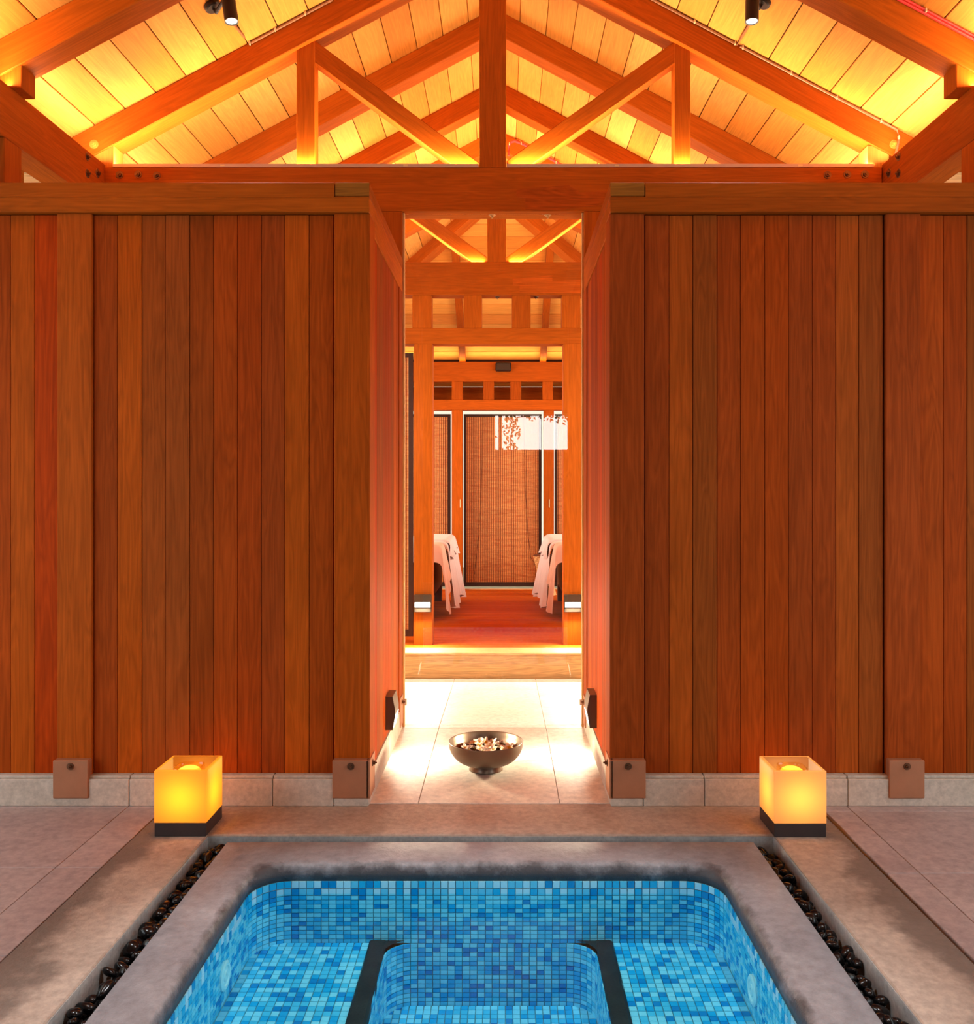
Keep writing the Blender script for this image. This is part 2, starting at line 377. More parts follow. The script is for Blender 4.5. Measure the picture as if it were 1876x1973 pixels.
# ---- the two plank walls of the bath room
TOPW, CAPZ = 2.60, 2.477
WY = 3.80                                       # front of the boards
def bolt(name, loc, axis, parent, r=.011, mat=None):
    bm = bmesh.new()
    bmesh.ops.create_cone(bm, cap_ends=True, segments=6, radius1=r, radius2=r*.94, depth=.008, matrix=Matrix.Translation((0, 0, .007)))
    bmesh.ops.create_cone(bm, cap_ends=True, segments=14, radius1=r*1.7, radius2=r*1.6, depth=.003, matrix=Matrix.Translation((0, 0, .0015)))
    bmesh.ops.create_cone(bm, cap_ends=True, segments=8, radius1=r*.5, radius2=r*.4, depth=.01, matrix=Matrix.Translation((0, 0, .013)))
    q = Vector((0, 0, 1)).rotation_difference(Vector(axis)).to_matrix().to_4x4()
    return link(name, mesh_from(bm, mat or M_bolt), parent, Matrix.Translation(loc) @ q)
def plank_wall(name, xs, posts, x_inner, side, xfar, joints, label):
    root = struct(name, (x_inner, WY, 0), label)
    # hidden core
    a, b = sorted((x_inner+side*.012, xfar))
    abox('wall_core', a+.005, b-.005, WY+.014, WY+.115, 0.0, CAPZ, M_backing, root, 'X', 0)
    for p, q in xs:
        abox('board', p+.0008, q-.0008, WY+.004*R.random(), WY+.02, .124, CAPZ-.003, M_board, root, 'Z', .0022)
    for p, q in posts:
        po = abox('post', p, q, WY-.014, WY+.13, .034, CAPZ-.001, M_board, root, 'Z', .003)
        sh = abox('post_shoe', p-.001, q+.001, WY-.049, WY-.012, .034, .192, M_steel, root, 'X', .003)
        bolt('bolt', ((p+q)/2, WY-.049, .168), (0, -1, 0), sh, .009)
    # skirting tiles, broken by the shoes
    js = sorted(joints)
    for p, q in zip(js, js[1:]):
        abox('skirting_tile', p+.0015, q-.0015, WY-.042, WY+.002, 0, .112, M_skirt, root, 'X', .002)
        abox('skirting_ledge', p+.0015, q-.0015, WY-.030, WY+.006, .113, .124, M_skirt, root, 'X', .002)
    # head beam, lapped over by the beam of the passage wall
    p0 = x_inner if side > 0 else xfar; p1 = xfar if side > 0 else x_inner
    abox('cap_beam', min(p0, p1), max(p0, p1), WY-.03, WY+.13, CAPZ, 2.541, M_beam, root, 'X', .003)
    e = x_inner+side*.147
    abox('cap_beam', min(e, xfar), max(e, xfar), WY-.03, WY+.13, 2.5405, TOPW, M_beam, root, 'X', .001)
    a, b = sorted((x_inner, x_inner+side*.144))
    abox('passage_beam', a, b, WY-.027, 5.0, 2.543, TOPW+.002, M_beam, root, 'Y', .003)
    abox('passage_beam', a, b, WY+.12, 5.0, 2.415, 2.5425, M_beam, root, 'Y', .003)
    abox('beam_end', a+.001, b-.001, WY-.030, WY-.0265, 2.545, TOPW, M_end, root, 'X', .001)
    # passage side
    xi = x_inner+side*.006
    y = WY+.13; k = 0
    a, b = sorted((x_inner, x_inner+side*.13))
    abox('post', a, b, 4.86, 4.998, .034, 2.414, M_board, root, 'Z', .003)
    while y < 4.855:
        y2 = min(y+.104, 4.86)
        c, d = sorted((xi, xi+side*.016))
        abox('board', c, d, y+.0008, y2-.0008, .124, 2.414, M_board, root, 'Z', .002)
        y = y2
    a2, b2 = sorted((xi+side*.016, x_inner+side*.13))
    abox('wall_core', a2, b2, WY+.12, 4.86, 0, 2.41, M_backing, root, 'Y', 0)
    c, d = sorted((x_inner-side*.0, x_inner+side*.03))
    for (p, q) in ((WY-.02, 4.40), (4.40, 5.0)):
        abox('skirting_tile', c-(.004 if side < 0 else -.0), d+(.004 if side > 0 else 0), p+.001, q-.001, 0, .122, M_skirt, root, 'Y', .002)
    # shoe returning into the passage, with its bolt
    for yy, b0 in ((WY-.049, .145), (4.87, .12)):
        c, d = sorted((x_inner+side*.01, x_inner-side*.005))
        sh = abox('post_shoe', c, d, yy, yy+b0, .034, .192, M_steel, root, 'X', .001)
        bolt('bolt', (x_inner-side*.005, yy+b0*.55, .160), (-side, 0, 0), sh, .009)
    return root
def xw(px, d=WY): return X(px, d)
left_e = [180, 226, 273, 318.5, 365, 411, 457.5, 503, 548, 595, 642.5]
lx = [(xw(a), xw(b)) for a, b in zip(left_e, left_e[1:])]
le2 = [113]; 
while le2[-1] > -260: le2.append(le2[-1]-46.5)
lx += [(xw(b), xw(a)) for a, b in zip(le2, le2[1:])]
lposts = [(xw(113), xw(179.5)), (xw(643.5, 3.786), -.559)]
plank_wall('wall_left', lx, lposts, -.559, -1, xw(le2[-1]),
           [X(p, 3.76) for p in (-303, -27, 249, 525, 643)]+[-.559], 'plank wall left of the passage')
right_e = [1242, 1288.5, 1335, 1381, 1427, 1473, 1519, 1564.5, 1609.5, 1654.5, 1701]
rx = [(xw(a), xw(b)) for a, b in zip(right_e, right_e[1:])]
re2 = [1772]
while re2[-1] < 2140: re2.append(re2[-1]+45.5)
rx += [(xw(a), xw(b)) for a, b in zip(re2, re2[1:])]
rposts = [(.446, xw(1241, 3.786)), (xw(1704), xw(1770.5))]
plank_wall('wall_right', rx, rposts, .446, 1, xw(re2[-1]),
           [.446]+[X(p, 3.76) for p in (1239, 1357, 1633, 1909, 2170)], 'plank wall right of the passage')

# ---- outer shell of the bath room and the far rooms
def outer_wall(name, boxes, mat=None):
    bm = bmesh.new()
    for b in boxes: add_box(bm, *b)
    o = link(name, mesh_from(bm, mat or M_board), None); o['kind'] = 'structure'; return o
outer_wall('wall_west', [(-3.62, -3.52, -3.1, -.1, 0, 3.0), (-3.62, -3.52, -.1, 5.2, 2.8, 3.0), (-3.62, -3.52, -.1, 5.2, 0, .35), (-3.62, -3.52, 5.2, 11.6, 0, 3.0)])
outer_wall('wall_east', [(3.42, 3.52, -3.1, -.1, 0, 3.0), (3.42, 3.52, -.1, 5.2, 2.8, 3.0), (3.42, 3.52, -.1, 5.2, 0, .35), (3.42, 3.52, 5.2, 11.6, 0, 3.0)])
outer_wall('wall_back', [(-3.62, -2.6, -3.1, -3.0, 0, 4.5), (-2.6, 2.0, -3.1, -3.0, 0, 1.88), (-2.6, -.16, -3.1, -3.0, 1.88, 2.44), (1.6, 2.0, -3.1, -3.0, 1.88, 2.44), (-2.6, 2.0, -3.1, -3.0, 2.44, 4.5), (2.0, 3.52, -3.1, -3.0, 0, 4.5)])

wn = struct('window_1', (.72, -3.02, 2.16), 'rear window mirrored in the glass door')
for a, b in ((-.16, -.12), (-.07, -.02), (.55, .58), (1.56, 1.6)): abox('window_bar', a, b, -3.06, -3.0, 1.88, 2.44, M_pale, wn, 'Z')
for a, b in ((1.88, 1.915), (2.41, 2.44)): abox('window_bar', -.16, 1.6, -3.06, -3.0, a, b, M_pale, wn, 'X')
M_leaf = plain('leaf', (120, 160, 60), .5)
lf = thing('shrub', 'leafy green shrub outside the rear window, seen only mirrored in the glass door', 'shrub', (.8, -3.3, 1.8))
bm = bmesh.new(); rl = random.Random(2)
for k in range(170):
    u = rl.random(); cx_, cz_ = (rl.uniform(.0, 1.5), 2.44-abs(rl.gauss(0, .05))) if k < 90 else (rl.gauss(.12, .07), rl.uniform(1.9, 2.4))
    m_ = Matrix.Translation((cx_, -3.22+rl.uniform(-.1, .1), cz_)) @ Matrix.Rotation(rl.uniform(0, 6.3), 4, 'Y') @ Matrix.Rotation(rl.uniform(-.7, .7), 4, 'X')
    v = [bm.verts.new(m_ @ Vector(p)) for p in ((0, 0, -.035), (.014, .004, 0), (0, 0, .035), (-.014, .004, 0))]; bm.faces.new(v)
o = link('foliage', mesh_from(bm, M_leaf), lf); o['kind'] = 'stuff'
link('stem', mesh_from(tube([(.12, -3.22, 1.6), (.1, -3.22, 2.1), (.2, -3.24, 2.4), (.9, -3.24, 2.5)], .01, 6), M_pale), lf)

# ---- ceiling: planked roof slopes
SL, ZA, XA, YH = .533, 4.513, -.06, 9.4
def zroof(x): return ZA-SL*abs(x-XA)
ce = struct('ceiling', (XA, 4, ZA), 'planked roof slopes')
th = math.atan(SL); PW = .192
n_pl = 16
segs = [-3.1, -1.0, 1.6, 3.6, 5.07, 7.09, 14]
for sgn in (-1, 1):
    for i in range(n_pl):
        s0, s1 = i*PW, (i+1)*PW
        xm = (s0+s1)/2*math.cos(th); zm = ZA-(s0+s1)/2*math.sin(th)
        yend = YH+s1*math.cos(th)+.02
        if s1*math.cos(th) > 2.62: break
        for a, b in zip(segs, segs[1:]):
            b = min(b, yend)
            if b-a < .05: continue
            me = box_mesh(b-a-.002, PW-.005, .018, M_soffit if i >= 14 else M_plank, .003)
            Mx = Matrix.Translation((XA+sgn*xm, (a+b)/2, zm)) @ Matrix.Rotation(sgn*th, 4, 'Y') @ Matrix.Translation((0, 0, .009)) @ AX['Y']
            link('plank', me, ce, Mx)
y0 = YH
k = 0
while True:
    s0, s1 = k*PW, (k+1)*PW; k += 1
    ym = YH+(s0+s1)/2*math.cos(th)
    if ym > 12.15: break
    hw = s1*math.cos(th)+.05; zm = ZA-(s0+s1)/2*math.sin(th)
    me = box_mesh(2*hw, PW-.006, .018, M_plank, .003)
    link('plank', me, ce, Matrix.Translation((XA, ym, zm)) @ Matrix.Rotation(-th, 4, 'X') @ Matrix.Translation((0, 0, .009)))
# weatherproof layer above the planks
bm = bmesh.new()
def quad(a, b, c, d): bm.faces.new([bm.verts.new(v) for v in (a, b, c, d)])
o_ = .024
for sgn in (-1, 1):
    xo = 2.64
    A = (XA, -3.1, ZA+o_); B = (XA, YH, ZA+o_); Cc = (XA+sgn*xo, YH+xo, ZA-SL*xo+o_); D = (XA+sgn*xo, -3.1, ZA-SL*xo+o_)
    quad(A, B, Cc, D)
xo = 2.8
v = [bm.verts.new(p) for p in ((XA, YH, ZA+o_), (XA-xo, YH+xo, ZA-SL*xo+o_), (XA+xo, YH+xo, ZA-SL*xo+o_))]; bm.faces.new(v)
ext = bmesh.ops.extrude_face_region(bm, geom=bm.faces[:])
bmesh.ops.translate(bm, verts=[e for e in ext['geom'] if isinstance(e, bmesh.types.BMVert)], vec=(0, 0, .03))
link('roof_layer', mesh_from(bm, M_backing), ce)
# lower outer eaves over the side passages
for sgn in (-1, 1):
    xo = 2.5; x1 = XA+sgn*2.52; x2 = XA+sgn*3.58
    for i in range(5):
        xa = x1+(x2-x1)*i/5; xb = x1+(x2-x1)*(i+1)/5
        za = 3.20-.30*i/5; zb = 3.20-.30*(i+1)/5
        a_ = math.atan2(-.30, abs(x2-x1))
        me = box_mesh(12.6, math.hypot(xb-xa, zb-za)-.004, .02, M_beam, .002)
        link('plank', me, ce, Matrix.Translation(((xa+xb)/2, 3.3, (za+zb)/2+.14)) @ Matrix.Rotation(-sgn*a_, 4, 'Y') @ AX['Y'])

# ---- raised deck
dk = struct('floor_deck', (0, 6.7, .116), 'raised timber deck')
abox('riser', -2.2, 2.1, 6.675, 6.695, -.075, .096, M_pale, dk, 'X', .003)
abox('nosing_board', -2.2, 2.1, 6.672, 6.905, .0965, .116, M_pale, dk, 'X', .003)
y = 6.91
while y < 10.99:
    abox('deck_board', -2.2, 2.1, y, y+.112, .097, .116, M_deck, dk, 'X', .0025)
    y += .118
abox('deck_bed', -2.2, 2.1, 6.70, 11.1, -.12, .094, M_backing, dk, 'X', 0)
abox('door_sill', -2.2, 2.1, 10.995, 11.1, .094, .122, M_pale, dk, 'X', .003)

# ================================================================ TIMBER FRAME
UP = .145/2/math.cos(th)                        # vertical half depth of a rafter
def rafter(name, Y, sgn, parent, x_out=2.44):
    a = Vector((XA, Y+.0725, ZA-UP)); b = Vector((XA+sgn*x_out, Y+.0725, ZA-UP-SL*x_out))
    return beam(name, a-(b-a).normalized()*0.0, b, .145, .145, M_beam, parent)
# first truss
t1 = thing('roof_truss', 'broad timber roof truss above the passage entrance, carrying light strips on its tie beam', 'roof truss', (XA, 5.07, 2.862))
ty0, ty1 = 5.0, 5.145
tb = abox('tie_beam', X(196, 5), X(1699, 5), ty0, ty1, 2.862, 3.106, M_beam, t1)
abox('king_post', X(923, 5), X(975, 5), ty0-.002, ty1, 3.106, 4.44, M_beam, t1, 'Z')
for sgn in (-1, 1): rafter('rafter', ty0, sgn, t1, 2.30)
abox('strut', X(571, 5.03), X(606.5, 5.03), 5.03, 5.125, 3.106, 3.84, M_beam, t1, 'Z')
abox('strut', X(1299, 5.03), X(1330, 5.03), 5.03, 5.125, 3.106, 3.85, M_beam, t1, 'Z')
def diag(parent, ue0, ue1, Y0, Y1, t=.1):
    a, b = Vector((ue0[0], 0, ue0[1])), Vector((ue1[0], 0, ue1[1])); d = (b-a).normalized()
    n = Vector((d.z, 0, -d.x)); n = n if n.z < 0 else -n
    a += n*t/2; b += n*t/2; a.y = b.y = (Y0+Y1)/2
    return beam('brace', a-d*.05, b+d*.03, Y1-Y0, t, M_beam, parent)
diag(t1, (-1.052, 3.826), (-.150, 3.154), 5.034, 5.121)
diag(t1, (.957, 3.822), (.04, 3.170), 5.034, 5.121)
for xa_, xb_ in ((-2.28, -2.16), (2.02, 2.14)):
    abox('stub_post', xa_, xb_, ty0+.01, ty1-.01, 3.106, 3.23, M_plank, t1, 'Z')
for px, py in ((230, 343), (266, 342), (302, 344), (1594, 343), (1632, 342), (1666, 342)):
    bolt('bolt', (X(px, 5), ty0, Z(py-6, 5)), (0, -1, 0), t1, .013)
for px in (948, 1055): bolt('bolt', (X(px, 5.07), 5.07, 2.862), (0, 0, -1), t1, .012, M_pale)
for px in (181, 1722): bolt('bolt', (X(px, 5), ty0, Z(278, 5)), (0, -1, 0), t1, .015, M_plank)
# inlaid repair piece on the tie beam
def poly_plate(name, pts, Y, t, mat, parent):
    bm = bmesh.new(); f = bm.faces.new([bm.verts.new((X(a, Y), Y, Z(b, Y))) for a, b in pts])
    e = bmesh.ops.extrude_face_region(bm, geom=[f]); bmesh.ops.translate(bm, verts=[v for v in e['geom'] if isinstance(v, bmesh.types.BMVert)], vec=(0, t, 0))
    bmesh.ops.recalc_face_normals(bm, faces=bm.faces)
    return link(name, mesh_from(bm, mat), parent)
M_patch = wood('wood_patch', [(192, 90, 22)], rough=.6, gloss=.08, grain=.8)
poly_plate('inlay', [(995, 380), (995, 366), (1098, 356), (1098, 359), (1117, 371), (1180, 367), (1180, 392), (1080, 404), (1012, 404), (1012, 381)], 4.9985, .004, M_patch, t1)
# entrance posts carrying the truss
for px0, x0, w in ((0, -.704, 'left'), (1, .446, 'right')):
    p = abox('timber_post', x0, x0+.145, ty0, ty1, -.0, 2.861, M_beam, None, 'Z')
    tag(p, 'square timber post at the %s edge of the glass door under the tie beam' % w, 'post')
# eaves beams along both sides
for sgn, xa, xb, w in ((-1, -2.355, -2.21, 'left'), (1, 2.10, 2.245, 'right')):
    e = thing('eaves_beam', 'deep timber eaves beam running into the picture on the upper %s' % w, 'beam', (xa, 4, 2.88))
    abox('beam', xa, xb, -3.0, 12.1, 2.882, 3.124, M_beam, e, 'Y')
    for dy, z in ((4.80, 3.09), (4.92, 3.045), (4.80, 3.0)):
        bolt('bolt', (xb if sgn < 0 else xa, dy, z), (-sgn, 0, 0), e, .014)
    p = abox('timber_post', xa, xb, 4.0, 4.145, 0, 2.881, M_beam, None, 'Z')
    tag(p, 'timber post behind the plank wall at the %s border of the picture' % w, 'post')
    # near rafter with its stub
    r = thing('rafter_set', 'timber rafter crossing the top %s corner of the picture, nearer than the truss' % w, 'rafter', (xa, 4.05, 3.12))
    rafter('rafter', 4.05, sgn, r, 2.44)
    sx0 = -2.30 if sgn < 0 else 2.036
    abox('stub_post', sx0, sx0+.135, 4.06, 4.18, 3.124, 3.24, M_beam, r, 'Z')
    for Y, nm in ((5.98, 'first rafter seen behind the truss'), (7.97, 'second rafter seen behind the truss'), (8.95, 'farthest rafter behind the truss')):
        r = thing('rafter_set', 'timber rafter on the %s slope, %s' % (w, nm), 'rafter', (xa, Y, 3.12))
        rafter('rafter', Y, sgn, r, 2.44)
        sx0 = -2.30 if sgn < 0 else 2.13
        abox('stub_post', sx0, sx0+.10, Y+.01, Y+.13, 3.124, 3.24, M_plank, r, 'Z')
    q = abox('outrigger', xa-.30 if sgn < 0 else xb+.12, xa-.12 if sgn < 0 else xb+.30, 5.0, 5.145, 2.985, 3.08, M_pale, None, 'X')
    tag(q, 'short timber block outside the %s eaves beam below the roof overhang' % w, 'block')
    abox('block_tie', xa-.12 if sgn < 0 else xb, xa if sgn < 0 else xb+.12, 5.01, 5.135, 2.99, 3.07, M_beam, q, 'X')
    # hip rafter
    r = thing('hip_rafter', 'diagonal hip rafter falling to the far %s corner of the roof' % w, 'rafter', (XA, YH, 4.4))
    beam('rafter', (XA, YH, ZA-.09), (XA+sgn*2.6, YH+2.6, ZA-.09-SL*2.6), .12, .15, M_beam, r)
# jack rafters on the hip end
for px, w in ((891, 'left'), (1046, 'right')):
    x = X(px, 12.0); yj = YH+abs(x-XA)+.02
    r = thing('jack_rafter', 'short rafter sloping down to the far beam, %s of its middle' % w, 'rafter', (x, 10.7, 2.9))
    beam('rafter', (x, yj, ZA-UP*.6-SL*(yj-YH)), (x, 12.2, ZA-UP*.6-SL*(12.2-YH)), .085, .09, M_beam, r)
    abox('stub_post', x-.043, x+.043, 11.98, 12.08, ZA-2.6*SL-.165, ZA-2.6*SL-.07, M_beam, r, 'Z')

def post_frame(name, label, Y, zt0, zt1, zr0, zr1, zf, studs, posts, xl, xr, truss):
    f = thing(name, label, 'timber frame', (XA, Y, zf))
    a, b = Y, Y+.145
    abox('tie_beam', xl, xr, a, b, zt0, zt1, M_beam, f)
    abox('rail', xl, xr, a, b, zr0, zr1, M_beam, f)
    for p, q in studs: abox('stud', p, q, a+.003, b-.003, zr1, zt0, M_beam, f, 'Z')
    for p, q in posts: abox('post', p, q, a+.001, b-.001, zf, zr0, M_beam, f, 'Z')
    return f
YA, YB = 7.02, 10.9
sA = [(X(p, YA), X(q, YA)) for p, q in ((696, 731), (794, 831), (893, 928), (986, 1022), (1082.5, 1118), (1180, 1215))]
pA = [(X(797, YA), X(833, YA)), (X(1085, YA), X(1121, YA))]
zt1_, zt0_, zr1_, zr0_ = Z(505, YA), Z(568, YA), Z(632, YA), Z(662, YA)
fA = post_frame('timber_portal', 'post and rail frame with truss on the deck edge carrying two glowing step lights', YA, zt0_, zt1_, zr0_, zr1_, .116, sA, pA, -2.21, 2.10, True)
abox('king_post', X(938, YA), X(975, YA), YA, YA+.145, zt1_, 4.4, M_beam, fA, 'Z')
diag(fA, (-1.05, 3.81), (-.13, 3.14), YA+.024, YA+.116)
diag(fA, (.95, 3.81), (.03, 3.14), YA+.024, YA+.116)
for sgn in (-1, 1): rafter('rafter', YA, sgn, fA, 2.44)
abox('strut', -1.15, -1.05, YA+.02, YA+.12, zt1_, 3.85, M_beam, fA, 'Z'); abox('strut', .95, 1.05, YA+.02, YA+.12, zt1_, 3.85, M_beam, fA, 'Z')
poly_plate('inlay', [(988, 550), (988, 537), (1064, 530), (1064, 542), (1118, 539), (1118, 565), (1001, 565), (1001, 550)], YA-.0015, .004, M_patch, fA)
for px in (958, 1033): bolt('bolt', (X(px, 7.05), 7.09, zt0_), (0, 0, -1), fA, .014, M_bolt)
sB = [(X(p, YB), X(q, YB)) for p, q in ((751, 772), (811, 832), (870, 891), (931, 951.5), (983, 1004), (1045, 1065), (1105, 1126), (1165, 1186))]
pB = [(X(870, YB), X(890.5, YB)), (X(1047.5, YB), X(1067, YB))]
fB = post_frame('timber_portal', 'farthest post and rail frame in front of the bamboo blinds', YB, Z(735, YB), Z(697, YB), Z(790, YB), Z(770, YB), .116, sB, pB, -2.6, 2.5, False)
for sgn, xx in ((-1, pB[0][1]), (1, pB[1][0])):
    st = abox('door_catch', xx-.03 if sgn < 0 else xx+.06, xx-.02 if sgn < 0 else xx+.07, YB-.008, YB, Z(978, YB), Z(962, YB), M_clip, fB, 'Z', .001)
eb = abox('eaves_beam', -2.6, 2.5, 11.96, 12.10, 2.72, ZA-2.6*SL-.165, M_beam, None)
tag(eb, 'far eaves beam carrying the short rafters behind the speaker beam', 'beam')
# outer lintel and soffit beyond the far frame
tm = struct('trim_1', (0, 11.5, 2.5), 'outer lintel and soffit beyond the far frame')
abox('lintel', -2.6, 2.5, 11.5, 11.6, 2.36, 2.64, M_beam, tm)
for i in range(5): abox('soffit_board', -2.6, 2.5, 11.06+i*.088, 11.144+i*.088, 2.645, 2.66, M_plank, tm)

# led profiles lying on beams
def led_profile(label, x0, x1, Y, z):
    o = thing('light_strip', label, 'light strip', ((x0+x1)/2, Y, z), 'light strips on the beams')
    abox('channel', x0, x1, Y, Y+.006, z, z+.018, M_alu, o, 'X', .001)
    abox('channel_base', x0, x1, Y+.006, Y+.045, z, z+.004, M_alu, o, 'X', 0)
    n = int((x1-x0)/.75)
    for i in range(n):
        xx = x0+(i+.6)*(x1-x0)/n
        abox('joint_clip', xx-.012, xx+.012, Y-.001, Y, z+.004, z+.014, M_clip, o, 'X', 0)
led_profile('slim metal light strip lying on the tie beam left of the king post', X(217, 5), X(922, 5), 5.0, 3.107)
led_profile('slim metal light strip lying on the tie beam right of the king post', X(976, 5), X(1683, 5), 5.0, 3.107)

# ================================================================ GLASS DOOR
d1 = struct('door_1', (XA, 5.03, 0), 'clear glass door at the end of the passage')
abox('glass_pane', -.552, .439, 5.03, 5.040, .008, 2.855, M_glass, d1, 'X', 0)
for xx in (-.559, .436): abox('door_frame', xx, xx+.010, 5.022, 5.048, .0, 2.86, M_pale, d1, 'Z', .001)
for xx in (-.552, .425):
    for zz in (.12,): abox('patch_hinge', xx, xx+.014, 5.02, 5.05, zz, zz+.035, M_alu, d1, 'Z', .002)

# ================================================================ BLINDS
M_slat = translucent('bamboo', (206, 140, 88), .16, .6)
nt = M_slat.node_tree
tc = nt.nodes.new('ShaderNodeTexCoord'); mp = nt.nodes.new('ShaderNodeMapping'); mp.inputs['Scale'].default_value = (3, 30, 46)
nz = nt.nodes.new('ShaderNodeTexNoise'); nz.inputs['Scale'].default_value = 3; nz.inputs['Detail'].default_value = 5
rp = nt.nodes.new('ShaderNodeValToRGB'); rp.color_ramp.elements[0].color = (*lin((202, 114, 56)), 1); rp.color_ramp.elements[1].color = (*lin((242, 178, 106)), 1)
rp.color_ramp.elements[0].position = .3; rp.color_ramp.elements[1].position = .7
nt.links.new(tc.outputs['Object'], mp.inputs[0]); nt.links.new(mp.outputs[0], nz.inputs['Vector']); nt.links.new(nz.outputs[0], rp.inputs[0])
for nd in nt.nodes:
    if nd.type == 'BSDF_PRINCIPLED': nt.links.new(rp.outputs[0], nd.inputs['Base Color'])
    if nd.type == 'BSDF_TRANSLUCENT': nt.links.new(rp.outputs[0], nd.inputs[0])
M_thread = plain('blind_thread', (96, 48, 26), .9)
def blind(label, x0, x1, Y, z0, z1, bw=.036, cords=True, bot=.055):
    b = thing('bamboo_blind', label, 'blind', ((x0+x1)/2, Y, z0))
    rr = random.Random(int(x0*1000))
    bm = bmesh.new(); z = z0+bot
    while z < z1-bw:
        dy = rr.uniform(-.0015, .0015); add_box(bm, x0+bw*.6, x1-bw*.6, Y+dy, Y+.003+dy, z, z+.0206); z += .0205
    o = link('slats', mesh_from(bm, M_slat), b); o['kind'] = 'stuff'
    bm = bmesh.new(); x = x0+bw+.01
    while x < x1-bw:
        add_box(bm, x, x+.006, Y-.0045, Y-.0022, z0+bot, z1-bw); x += .0225
    o = link('threads', mesh_from(bm, M_thread), b); o['kind'] = 'stuff'
    for (a, c, e, f) in ((x0, x0+bw, z0, z1), (x1-bw, x1, z0, z1)): abox('border', a, c, Y-.006, Y+.006, e, f, M_blinddark, b, 'Z', .001)
    abox('border', x0+bw, x1-bw, Y-.006, Y+.006, z1-bw, z1, M_blinddark, b, 'X', .001)
    abox('border', x0+bw, x1-bw, Y-.006, Y+.006, z0, z0+bot, M_blinddark, b, 'X', .001)
    if cords:
        w = x1-x0
        p = [(x0+.24*w, Y-.012, z1-.03), (x0+.235*w, Y-.012, z1-.6), (x0+.22*w, Y-.012, z1-1.1), (x0+.19*w, Y-.012, z1-1.5), (x0+.14*w, Y-.012, z0+.15)]
        link('cord', mesh_from(tube(p, .003, 5), M_thread), b)
        p = [(x0+.77*w, Y-.012, z1-.03), (x0+.79*w, Y-.012, z1-.9), (x0+.82*w, Y-.012, z1-1.4), (x0+.86*w, Y-.02, z0+.36), (x0+.93*w, Y-.02, z0+.25), (x0+.99*w, Y-.02, z0+.24)]
        link('cord', mesh_from(tube(p, .003, 5), M_thread), b)
    return b
YC = 11.06
blind('tall bamboo roller blind in the middle of the far wall between the two posts', X(893, YC), X(1043, YC), YC, Z(1130, YC), Z(798, YC))
blind('bamboo blind at the far wall behind the left massage bed', X(740, YC), X(868, YC), YC, Z(1130, YC), Z(798, YC), cords=False)
blind('bamboo blind at the far wall behind the right massage bed', X(1068, YC), X(1200, YC), YC, Z(1130, YC), Z(798, YC), cords=False)
blind('bamboo blind beside the deck-edge post carrying the left step light', X(660, 7.12), X(796, 7.12), 7.12, Z(1226, 7.12), Z(680, 7.12), cords=False)
blind('bamboo blind beside the deck-edge post carrying the right step light', X(1122, 7.12), X(1260, 7.12), 7.12, Z(1226, 7.12), Z(680, 7.12), cords=False)

# ================================================================ FITTINGS
# step lights in the passage
def passage_light(side, x, y0, label):
    t = thing('step_light', label, 'wall light', (x, y0+.07, .17))
    bm = bmesh.new()
    # faceted housing: square back plate, front bulging towards a horizontal ridge
    s = -side; z0, z1 = .165, .325; y1 = y0+.15; d = .046
    prof = [(0, z0), (.034, z0), (d, .235), (d, .262), (.034, z1), (0, z1)]
    ra = [bm.verts.new((x+s*a, y0, z)) for a, z in prof]; rb = [bm.verts.new((x+s*a, y1, z)) for a, z in prof]
    n = len(prof)
    for i in range(n): bm.faces.new((ra[i], ra[(i+1) % n], rb[(i+1) % n], rb[i]))
    bm.faces.new(ra[::-1]); bm.faces.new(rb); bmesh.ops.recalc_face_normals(bm, faces=bm.faces)
    link('housing', mesh_from(bm, M_lampbox), t)
    bm = bmesh.new(); v = [bm.verts.new(p) for p in ((x+s*.0362, y0+.012, .172), (x+s*.0362, y1-.012, .172), (x+s*.0478, y1-.012, .234), (x+s*.0478, y0+.012, .234))]
    f = bm.faces.new(v); e = bmesh.ops.extrude_face_region(bm, geom=[f]); bmesh.ops.translate(bm, verts=[q for q in e['geom'] if isinstance(q, bmesh.types.BMVert)], vec=(-s*.003, 0, 0))
    bmesh.ops.recalc_face_normals(bm, faces=bm.faces)
    link('lens', mesh_from(bm, M_glow), t)
    area('step_light_beam', (x+s*.056, y0+.075, .200), (s*.62, 0, -.8), .06, .10, 4.2, (1, .86, .64), 140)
    area('step_light_wash', (x+s*.056, y0+.075, .235), (s*1, 0, .6), .04, .10, 18, (1, .84, .56), 140)
passage_light(-1, -.565, 4.33, 'faceted metal step light on the left passage wall')
passage_light(1, .452, 4.37, 'faceted metal step light on the right passage wall')
for px0, w in ((797.5, 'left'), (1086, 'right')):
    a, b = X(px0, YA), X(px0+34, YA); z0, z1 = Z(1179, YA), Z(1145, YA)
    t = thing('step_light', 'square metal step light glowing on the %s deck-edge post' % w, 'wall light', ((a+b)/2, YA, z0))
    abox('housing', a, b, YA-.03, YA-.001, z0, z1, M_lampbox, t, 'X', .004)
    abox('lens', a+.008, b-.008, YA-.034, YA-.028, z0+.038, z0+.078, M_glow, t, 'X', .003)
    area('step_light_beam', ((a+b)/2, YA-.045, z0+.05), (0, -.75, -.66), .11, .04, 14, (1, .86, .66), 160)
